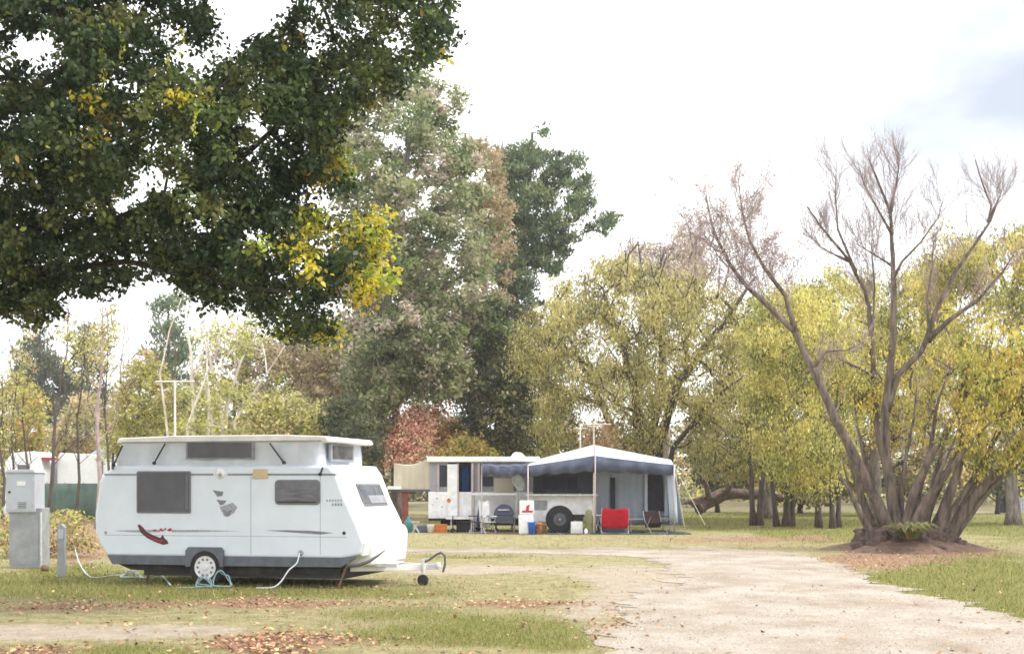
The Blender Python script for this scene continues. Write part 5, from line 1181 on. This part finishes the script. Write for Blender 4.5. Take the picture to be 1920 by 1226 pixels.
# earth mound below it
def mound_h(x, y):
    dx = (x-wb.x-.42)/1.06; dy = (y-wb.y-.1)/.8; r_ = math.hypot(dx, dy); a = math.atan2(dy, dx)
    R = 2.1*(1+.12*math.sin(3*a+.6)+.08*math.sin(7*a)+.04*math.sin(17*a)); u = max(0, 1-r_/R)
    return .40*min(1, u*1.4)**1.2 - .02 + .05*float(fbm(np.array(x*2.5), np.array(y*2.5), 66))*min(1, u*4)
rows = []
for q in range(26):
    row = []
    for k in range(97):
        a = 2*math.pi*k/96; R = 2.3*(1-q/25)*(1+.12*math.sin(3*a+.6)+.08*math.sin(7*a)+.04*math.sin(17*a)); x = wb.x+.42+R*math.cos(a)*1.06; y = wb.y+.1+R*math.sin(a)*.8
        row.append((x, y, mound_h(x, y) if q else -.05))
    rows.append(row)
M['mound'] = mat('mound', (.19,.115,.085), .97, var=.25, scale=5, bump=1.0, bscale=16, dirt=(.10,.065,.05))
tag(MB().sheet(rows).build('earth_mound', M['mound'], smooth=True), kind='structure')
# green plant at its foot
def tuft(name, label, base, n, h, spread, pal, seed, cat='plant', wid=.03):
    r_ = np.random.default_rng(seed); V_ = []; cols = []
    for k in range(n):
        a = r_.uniform(0, 2*math.pi); s_ = r_.uniform(0, spread); b0_ = np.array([math.cos(a)*s_*.4, math.sin(a)*s_*.4, 0]); d = np.array([math.cos(a), math.sin(a), 0]); sd = np.array([-d[1], d[0], 0]); hh = h*r_.uniform(.5, 1.1); ln = spread*r_.uniform(.4, 1.1)
        p = [b0_, b0_+d*ln*.4+[0,0,hh*.75], b0_+d*ln*.8+[0,0,hh], b0_+d*ln*1.2+[0,0,hh*.7]]; w = [wid*.6, wid, wid*.8, .002]
        for i in range(3): V_ += [p[i]-sd*w[i], p[i]+sd*w[i], p[i+1]+sd*w[i+1], p[i+1]-sd*w[i+1]]; cols.append(pal[r_.integers(len(pal))][0])
    o = mesh_np(name, np.array(V_), 4, M['leaf_soft'], None, np.array(cols), loc=base); return tag(o, label, cat)
tuft('fern', 'green leafy fern growing at the foot of the pollarded willow', (wb.x+.1, wb.y-1.2, .36), 90, .40, .62, [((.13,.18,.07),1),((.22,.26,.10),1),((.32,.32,.14),1),((.30,.22,.12),1)], 3, wid=.035)

# ---- left background
make_tree('pine_tree', 'dark blue-green conifer far behind the left caravans', 'tree', [([(20,760),(30,690),(50,640),(70,600),(90,610),(110,660),(130,720),(150,790),(90,800),(30,800)], 112, 3)], [trunk(75, 112, [(75,800,0),(75,620,0)], .4)], M['bark_dark'], M['needle'], PAL_DARK, .42, 90, 3.6, 'up', 41, .9, aspect=.3)
make_tree('pine_tree', 'second dark conifer further right behind the bare birches', 'tree', [([(120,770),(130,680),(155,600),(180,590),(200,660),(215,760),(170,800)], 118, 3)], [trunk(165, 118, [(165,800,0),(165,610,0)], .4)], M['bark_dark'], M['needle'], PAL_DARK + [((.14,.16,.15),2)], .42, 80, 2.6, 'up', 42, .9, aspect=.3)
make_tree('pine_tree', 'misty green conifer in the gap below the overhanging branch', 'tree', [([(270,740),(270,640),(290,570),(330,540),(360,580),(370,660),(360,740)], 100, 3)], [trunk(315, 100, [(315,800,0),(315,580,0)], .4)], M['bark_dark'], M['needle'], [((.14,.20,.11),3),((.22,.27,.12),2),((.10,.14,.09),2)], .4, 70, 2.2, 'up', 43, .9, aspect=.3)
make_tree('maple_tree', 'orange-yellow bushy tree behind the far left caravan', 'tree', [([(-60,760),(0,720),(40,700),(80,730),(95,790),(80,850),(-40,855)], 84, 2.4)], [trunk(30, 84, [(30,850,0),(30,740,0)], .2)], M['bark_grey'], M['leaf_soft'], PAL_ORANGE + PAL_LIME, .22, 80, 2.8, 'round', 44, .7)
make_tree('scrub_tree', 'pale olive scrub behind the long white caravan', 'tree', [([(90,800),(120,740),(170,730),(215,760),(215,850),(90,855)], 80, 2.2)], [trunk(150, 80, [(150,850,0),(150,760,0)], .14)], M['bark_grey'], M['leaf_soft'], PAL_SCRUB, .2, 90, 2.8, 'round', 45, .6)
make_tree('scrub_tree', 'yellow-green twiggy scrub behind the left end of the caravan roof', 'tree', [([(190,830),(200,760),(230,700),(270,650),(320,690),(345,760),(345,850),(200,860)], 58, 2.0)], [trunk(265, 58, [(262,850,0),(260,760,0),(265,690,0)], .1), trunk(245, 58, [(240,820,0),(225,700,0),(235,600,0)], .07)], M['bark_brown'], M['leaf_soft'], PAL_LIME + PAL_SCRUB, .15, 220, 3.0, 'round', 46, .5, thin=.25, bare=[([(190,640),(240,560),(330,560),(340,700),(220,740)], 58, 2, 60)], aspect=.5)
make_tree('birch_tree', 'white-trunked birch clump fanning out above the caravan roof', 'tree', [([(330,830),(330,740),(370,690),(420,710),(470,730),(480,830),(400,860)], 54, 1.8), ([(360,640),(400,600),(460,580),(500,600),(480,650),(420,680)], 55, 1.6)],
  [trunk(368, 54, [(366,850,0),(362,740,0),(358,660,0),(346,575,.2)], .17), trunk(402, 54, [(398,800,0),(385,720,0),(372,640,0)], .13), trunk(420, 54, [(415,780,0),(400,700,0),(388,650,0),(396,590,0)], .14), trunk(412, 54, [(425,760,.2),(450,680,.4),(478,620,.5),(490,590,.6)], .14), trunk(390, 53.6, [(392,760,0),(386,650,0),(380,590,0)], .11), trunk(350, 53, [(352,800,-.3),(380,720,-.4),(410,650,-.5),(432,600,-.5)], .09), trunk(440, 53.5, [(440,790,-.2),(500,700,-.3),(540,640,-.4)], .10), trunk(318, 54, [(318,840,0),(300,700,0),(318,620,0),(340,560,0)], .08)],
  M['bark_white'], M['leaf_soft'], PAL_LIME, .15, 150, 1.2, 'round', 47, .5, bare=[([(340,560),(420,560),(520,580),(500,680),(360,700)], 54, 2, 70)])
make_tree('scrub_tree', 'pale yellow-green scrub behind the middle of the caravan roof', 'tree', [([(460,840),(470,760),(520,730),(570,740),(610,770),(620,850),(480,860)], 52, 1.8)], [trunk(545, 52, [(545,840,0),(540,760,0)], .1)], M['bark_brown'], M['leaf_soft'], PAL_LIME + PAL_SCRUB, .15, 220, 3.8, 'round', 48, .5, thin=.25)
make_tree('scrub_tree', 'pinkish brown twiggy thicket under the yellow branch tips', 'tree', [([(470,740),(500,660),(540,640),(600,660),(650,650),(680,700),(690,760),(620,780),(540,740)], 64, 2.2)], [trunk(560, 64, [(560,850,0),(565,720,0)], .16), trunk(500, 64, [(520,760,0),(570,690,0),(620,640,0)], .1)], M['bark_brown'], M['leaf_soft'], PAL_SCRUB + [((.36,.27,.22),4),((.30,.20,.16),2)], .18, 180, 3.0, 'round', 49, .6, bare=[([(440,700),(500,620),(640,630),(680,740),(520,760)], 64, 2, 80)])
make_tree('shrub', 'dark green bushy shrub behind the front of the caravan roof', 'shrub', [([(600,800),(630,750),(670,740),(710,760),(718,850),(700,900),(640,890),(610,860)], 50, 1.6)], [trunk(665, 50, [(665,900,0),(665,790,0)], .12)], M['bark_dark'], M['leaf_soft'], PAL_DARK + [((.14,.15,.06),3)], .15, 110, 3.2, 'round', 50, .45)
make_tree('maple_tree', 'pink-red autumn maple behind the cream bed-end', 'tree', [([(722,870),(730,800),(755,765),(790,760),(815,800),(810,870),(740,890)], 60, 1.8)], [trunk(738, 60, [(736,860,0),(745,790,0)], .13)], M['bark_dark'], M['leaf_soft'], PAL_RED, .15, 120, 2.5, 'round', 51, .5, bare=[([(725,800),(750,745),(800,745),(820,800)], 60, 1.5, 40)])
make_tree('maple_tree', 'orange-red maple between the pink maple and the dark conifer', 'tree', [([(800,800),(815,760),(845,745),(865,770),(865,830),(840,860),(805,850)], 64, 1.6)], [trunk(835, 64, [(835,860,0),(838,790,0)], .13)], M['bark_dark'], M['leaf_soft'], PAL_RED[:2] + PAL_ORANGE + [((.50,.20,.09),4)], .16, 80, 2.6, 'round', 52, .5)
make_tree('shrub', 'golden yellow bush showing above the camper trailer roof', 'shrub', [([(820,865),(830,835),(860,815),(900,825),(935,845),(930,868)], 58, 1.4)], [trunk(875, 58, [(875,870,0)], .1)], M['bark_dark'], M['leaf_soft'], PAL_GOLD + PAL_ORANGE, .15, 60, 2.8, 'round', 53, .45)
make_tree('shrub', 'rusty twiggy bush behind the awning antenna', 'shrub', [([(1090,850),(1095,800),(1120,780),(1160,800),(1175,850)], 52, 1.2)], [trunk(1130, 52, [(1130,850,0)], .08)], M['bark_brown'], M['leaf_soft'], PAL_BROWN + [((.34,.18,.09),2)], .14, 60, 1.8, 'round', 54, .45)
make_tree('scrub_tree', 'wide pale thicket filling the background behind the birch clump', 'tree', [([(190,860),(195,770),(240,740),(300,740),(360,690),(440,620),(520,640),(600,620),(660,650),(700,720),(715,860)], 88, 3)], [trunk(440, 88, [(440,850,0),(440,700,0)], .22), trunk(300, 88, [(300,840,0),(290,740,0)], .15), trunk(600, 88, [(600,850,0),(605,700,0)], .15)], M['bark_brown'], M['leaf_soft'], PAL_SCRUB + PAL_LIME + PAL_DARK[:1] + [((.42,.31,.26),3)], .24, 360, 3.0, 'round', 55, .75, thin=.25, bare=[([(190,700),(250,620),(400,580),(640,580),(700,700)], 88, 3, 110)], tipr=.02)
make_tree('willow_tree', 'lime-yellow willow filling the gap between the olive willow and the pollard', 'tree', [([(1370,860),(1375,640),(1400,560),(1450,540),(1500,560),(1520,700),(1510,860)], 64, 2.6)], [trunk(1440, 64, [(1440,860,0),(1445,700,0),(1450,600,0)], .22)], M['bark_grey'], M['leaf_soft'], PAL_LIME + PAL_WILLOW, .18, 200, 2.8, 'droop', 56, .65, aspect=.38)
make_tree('willow_tree', 'dim olive willow far behind the multi-stemmed yellow willow', 'tree', [([(1490,930),(1500,800),(1540,720),(1640,720),(1720,760),(1800,800),(1830,900),(1780,940)], 70, 2.6)], [trunk(1640, 70, [(1640,900,0),(1645,780,0)], .22)], M['bark_grey'], M['leaf_soft'], PAL_WILLOW + PAL_BROWN + PAL_DARK, .2, 160, 2.6, 'round', 57, .7)
# slender saplings in front of the far caravans
sap = [(4, 985, 3, 690, .06, 'leftmost slender sapling with a dark straight stem at the photo edge'), (22, 970, 30, 640, .05, 'slender sapling with a leafy tip just left of the power cabinet'), (52, 975, 42, 600, .05, 'thin upright sapling rising right above the power cabinet'),
       (88, 972, 130, 560, .075, 'leaning slender trunk crossing in front of the gap between the two far caravans'), (142, 968, 158, 600, .06, 'slender dark sapling in front of the long white caravan wall'), (182, 985, 192, 560, .085, 'pale slender birch trunk nearest the rear of the pop-top caravan'), (202, 975, 200, 545, .05, 'thin reddish sapling against the rear of the pop-top caravan')]
for i, (bx_, by_, tx_, ty_, r_, lab) in enumerate(sap):
    bY = min(56.0, F*H/(by_-HY)); bY = {0: 50, 1: 53, 2: 54, 3: 52, 4: 55, 5: 47, 6: 49}[i]
    make_tree('sapling', lab, 'sapling', [([(tx_-24,ty_+130),(tx_-26,ty_+60),(tx_-8,ty_+10),(tx_+14,ty_+20),(tx_+26,ty_+80),(tx_+20,ty_+150)], bY, .8)],
      [trunk(bx_, bY, [(bx_+(tx_-bx_)*.15+4, 900, 0), (bx_+(tx_-bx_)*.5-5, (by_+ty_)/2, .1), (bx_+(tx_-bx_)*.8+3, ty_*.75+by_*.25, 0), (tx_, ty_, 0)], r_*1.35)],
      M['bark_twig'] if i == 5 else M['bark_mid'], M['leaf_soft'], PAL_LIME + PAL_SCRUB, .12, 22, .55, 'round', 60+i, .35, group='slender saplings at the left', tipr=.008,
      bare=[([(tx_-45,ty_+260),(tx_-50,ty_+60),(tx_,ty_-20),(tx_+50,ty_+40),(tx_+40,ty_+260)], bY, 1.0, 34)], up_pen=1.4, bend=-.05, sides=6)
make_tree('shrub', 'brown autumn undergrowth behind the power cabinet', 'shrub', [([(-20,1000),(0,960),(60,965),(120,955),(180,965),(190,1000),(170,1040),(60,1050),(-20,1040)], 30, 1.0)], [trunk(90, 30, [(90,1020,0)], .04)], M['bark_brown'], M['leaf_soft'], PAL_BROWN + PAL_SCRUB + PAL_LIME[:2], .085, 130, 1.7, 'round', 71, .22, tipr=.004, bare=[([(-10,990),(60,940),(180,940),(180,1010)], 30, 1, 50)])

# fallen log
Yl = 72
t = thing('fallen_log', 'thick fallen brown log lying on the grass behind the willow stems', 'log', (gx(1380,Yl),Yl,0))
M['log_bark'] = mat('log_bark', (.16,.11,.09), .95, var=.25, scale=5, bump=1.5, bscale=9, dirt=(.06,.04,.04))
def rough_log(pts, r0, r1, n=12, seed=1):
    mb = MB(); sp_ = smooth(pts, 6); m = len(sp_); mb.tube(sp_, [r0+(r1-r0)*i/(m-1) for i in range(m)], n)
    out_ = []
    for i, v in enumerate(mb.v):
        c_ = sp_[min(i//n, m-1)]; k = 1+.55*(float(fbm(np.array(v[0]*2.1+v[1]), np.array(v[2]*2.4+v[1]*1.3), seed))-.5)*2
        out_.append(tuple(c_[q]+(v[q]-c_[q])*k for q in range(3)))
    mb.v = out_; return mb
rough_log([P(1306,950,Yl), P(1330,938,Yl+.3), P(1370,925,Yl+.5), P(1430,928,Yl+.8), P(1500,938,Yl+1), P(1560,946,Yl+1.2)], .45, .14, 14, 3).build('log', M['log_bark'], t, smooth=True)
for k, q in enumerate((((1330,934),(1322,905),(1312,890)), ((1360,924),(1378,896),(1405,888)), ((1440,924),(1462,900),(1490,896)), ((1310,948),(1290,940),(1276,946)))):
    rough_log([P(q[0][0], q[0][1], Yl-.1), P(q[1][0], q[1][1], Yl-.5), P(q[2][0], q[2][1], Yl-.8)], .20, .05, 7, 5+k).build('broken_limb', M['log_bark'], t, smooth=True)
# low earth bank rising behind the log
bk = []
for q in range(15):
    row = []
    for k in range(61):
        x = -14+64*k/60; f = q/14; y = 80+26*f; h_ = .8*math.sin(math.pi*min(1, f*1.05))**1.2*(.45+.8*float(fbm(np.array(x*.16), np.array(y*.1), 12)))*min(1, max(0, (x+14)/14), max(0, (50-x)/12)); row.append((x, y, h_-.05+.15*float(fbm(np.array(x*.9), np.array(y*.9), 13))*min(1, h_)))
    bk.append(row)
M['bank'] = mat('bank', (.17,.13,.075), .96, var=.25, scale=.9, bump=.8, bscale=5, dirt=(.12,.125,.05))
tag(MB().sheet(bk).build('bank', M['bank'], smooth=True), kind='structure')

# far tree line that reads as one mass
rng = np.random.default_rng(91); n = 900
a = np.linspace(-.62, .62, n); Yt = 128 + 10*rng.random(n); xt = Yt*np.tan(a)*1.0; ht = 5.0+2.6*fbm(a*14+3, a*0+2, 5) + 3.5*np.clip(fbm(a*5+1, a*0, 9)-.42, 0, 1)*2
c = np.stack([np.repeat(xt, 5)+rng.normal(size=n*5)*.8, np.repeat(Yt, 5)+rng.normal(size=n*5), np.repeat(ht, 5)*np.tile(np.array([.1,.3,.5,.7,.92]), n)], 1)
V_, m_, c_ = scatter_leaves(c, np.full(len(c), 1.3), 16, .62, PAL_SCRUB + PAL_DARK + PAL_GREY + PAL_BROWN, rng, 'round', mixin=.2)
tag(mesh_np('far_woods', V_, m_, M['leaf_soft'], None, c_), 'distant mixed tree line closing off the campsite behind everything else', 'woods', kind='stuff')

rng = np.random.default_rng(93)
n = 520; px_ = np.concatenate([rng.uniform(-300,720,n//2), rng.uniform(1262,2250,n//2)]); Yt = rng.uniform(84,104,n); xt = (px_-960)*Yt/F
hh = 1.6+2.2*fbm(px_/60, px_*0+3, 15)+1.2*rng.random(n)
hh = np.where((px_ > 1830), hh*.75, hh) + .35
c = np.stack([np.repeat(xt,4)+rng.normal(size=n*4)*.5, np.repeat(Yt,4)+rng.normal(size=n*4)*.5, np.repeat(hh,4)*np.tile(np.array([.15,.4,.65,.92]),n)], 1)
V_, m_, c_ = scatter_leaves(c, np.full(len(c), .85), 20, .36, PAL_DARK + PAL_GREY[:2] + PAL_BROWN + PAL_WILLOW + PAL_YWIL[:3], rng, 'round', mixin=.2)
tag(mesh_np('thicket', V_, m_, M['leaf_soft'], None, c_), 'tangled olive-brown undergrowth closing the view below the far tree crowns', 'undergrowth', kind='stuff')

# ------------------------------------------------------------------ grass, fallen leaves, pebbles
rng = np.random.default_rng(101)
def ground_samples(n, y0=925, y1=1330, x0=-300, x1=2220, power=1.0):
    px = rng.uniform(x0, x1, n); py = y0 + (y1-y0)*rng.random(n)**power
    Y = F*H/(py-HY); return (px-960)*Y/F, Y
def off_road(x, y):
    return ~inpoly(x, y, ROAD)
vc = RI.to_3x3()
x, y = ground_samples(230000, 948, 1330, power=.9)
sd, gr, li = masks(x, y); road_in = inpoly(x, y, ROAD); edge = edgedist(x, y, ROAD)
pr = np.clip(.30 + .75*gr - .8*sd - .35*li, .02, 1); pr = np.where(road_in, np.where(edge < .25, .12, .006), pr)
k = rng.random(len(x)) < pr*(.35+1.1*fbm(x*2.2, y*1.6, 77)); x, y, gr = x[k], y[k], gr[k]; n = len(x)
h = (.028+.05*rng.random(n))*(.75+.5*gr)*np.clip(y/22, .8, 1.6); w = .0035*np.clip(y/13, 1, 4)*(.7+.6*rng.random(n)); az = rng.uniform(0, 2*np.pi, n); lean = rng.normal(size=(n, 2))*.55
b0 = np.stack([x, y, np.zeros(n)], 1); sdv = np.stack([np.cos(az), np.sin(az), np.zeros(n)], 1)*w[:, None]
tip = b0 + np.stack([lean[:, 0]*h, lean[:, 1]*h, h], 1)
V_ = np.stack([b0-sdv, b0+sdv, tip], 1).reshape(-1, 3)
cg = pal_pick([((.20,.195,.05),3),((.29,.27,.085),3),((.13,.145,.035),2),((.38,.34,.15),1.2)], rng, n); cs = pal_pick([((.42,.36,.19),3),((.34,.29,.14),2),((.48,.42,.26),1)], rng, n)
cc = np.where((rng.random(n) < np.clip(gr*1.3-.1+.25*(rng.random(n)-.5), .05, .92))[:, None], cg, cs)*(.8+.4*rng.random((n, 1)))
tag(mesh_np('grass', V_, 3, M['blade'], None, cc), 'short patchy green and straw-coloured grass over the campsite', 'grass', kind='stuff')

def fallen(n, region=None):
    x, y = ground_samples(n, 940, 1330, power=.9) if region is None else region
    sd, gr, li = masks(x, y); pr = np.clip(li*1.1-.08, 0, 1) + .03; pr = np.where(inpoly(x, y, ROAD), .012 + .25*(edgedist(x, y, ROAD) < .5)*pr, pr)
    k = rng.random(len(x)) < pr; return x[k], y[k]
x, y = fallen(80000); n = len(x)
z = np.array([max(0, mound_h(a, b)) for a, b in zip(x, y)]) + .012 + .02*rng.random(n)
sz = .03+.05*rng.random(n)
V_, m_ = leaf_verts(np.stack([x, y, z], 1), np.stack([rng.normal(size=n), rng.normal(size=n), .25*rng.normal(size=n)], 1), np.stack([.35*rng.normal(size=n), .35*rng.normal(size=n), np.ones(n)], 1), sz, sz*(.5+.3*rng.random(n)), True)
cc = pal_pick([((.38,.21,.12),4),((.52,.33,.19),3),((.24,.13,.08),3),((.60,.46,.22),1.6),((.56,.30,.19),2),((.11,.065,.045),2)], rng, n)*(.75+.5*rng.random((n, 1)))
tag(mesh_np('fallen_leaves', V_, m_, M['litter_leaf'], None, cc), 'brown and orange fallen autumn leaves strewn over grass and mound', 'leaves', kind='stuff')

# pebbles on the gravel
x, y = ground_samples(9000, 1036, 1330, 1000, 2220); k = inpoly(x, y, ROAD); x, y = x[k], y[k]; n = len(x)
s = .006+.013*rng.random(n)**2.5; o8 = np.array([[1,0,0],[0,1,0],[-1,0,0],[0,-1,0],[0,0,.8],[0,0,-.3]], float); fc = [(0,1,4),(1,2,4),(2,3,4),(3,0,4)]
V_ = []
rot = rng.uniform(0, 6.28, n); cr, sr = np.cos(rot), np.sin(rot); pv = []
for v in o8:
    j = .75+.5*rng.random(n); pv.append(np.stack([x+s*j*(v[0]*cr-v[1]*sr), y+s*j*(v[0]*sr+v[1]*cr), .008+s*v[2]*j], 1))
V_ = np.stack([np.stack([pv[a], pv[b_], pv[c_]], 1) for a, b_, c_ in fc], 1).reshape(-1, 3)
cc = np.repeat(pal_pick([((.45,.42,.38),3),((.36,.32,.28),2),((.55,.53,.50),1),((.25,.22,.2),1)], rng, n), 4, axis=0)
tag(mesh_np('pebbles', V_, 3, M['litter_leaf'], None, cc), 'loose pale pebbles scattered over the gravel road', 'pebbles', kind='stuff')

# ------------------------------------------------------------------ added thin volume over the whole site, a veil standing in for lens flare
hz = MB().box(-440, 440, -80, 620, -1.2, 34).build('flare_veil', M['steel']); tag(hz, kind='stuff')
hm = bpy.data.materials.new('flare_veil'); hm.use_nodes = True; ht_ = hm.node_tree; ht_.nodes.clear()
ho = ht_.nodes.new('ShaderNodeOutputMaterial'); pv_ = ht_.nodes.new('ShaderNodeVolumePrincipled')
pv_.inputs['Color'].default_value = (.98, .96, .95, 1); pv_.inputs['Density'].default_value = .0006; pv_.inputs['Anisotropy'].default_value = .3
ht_.links.new(pv_.outputs[0], ho.inputs['Volume']); hz.data.materials.clear(); hz.data.materials.append(hm)
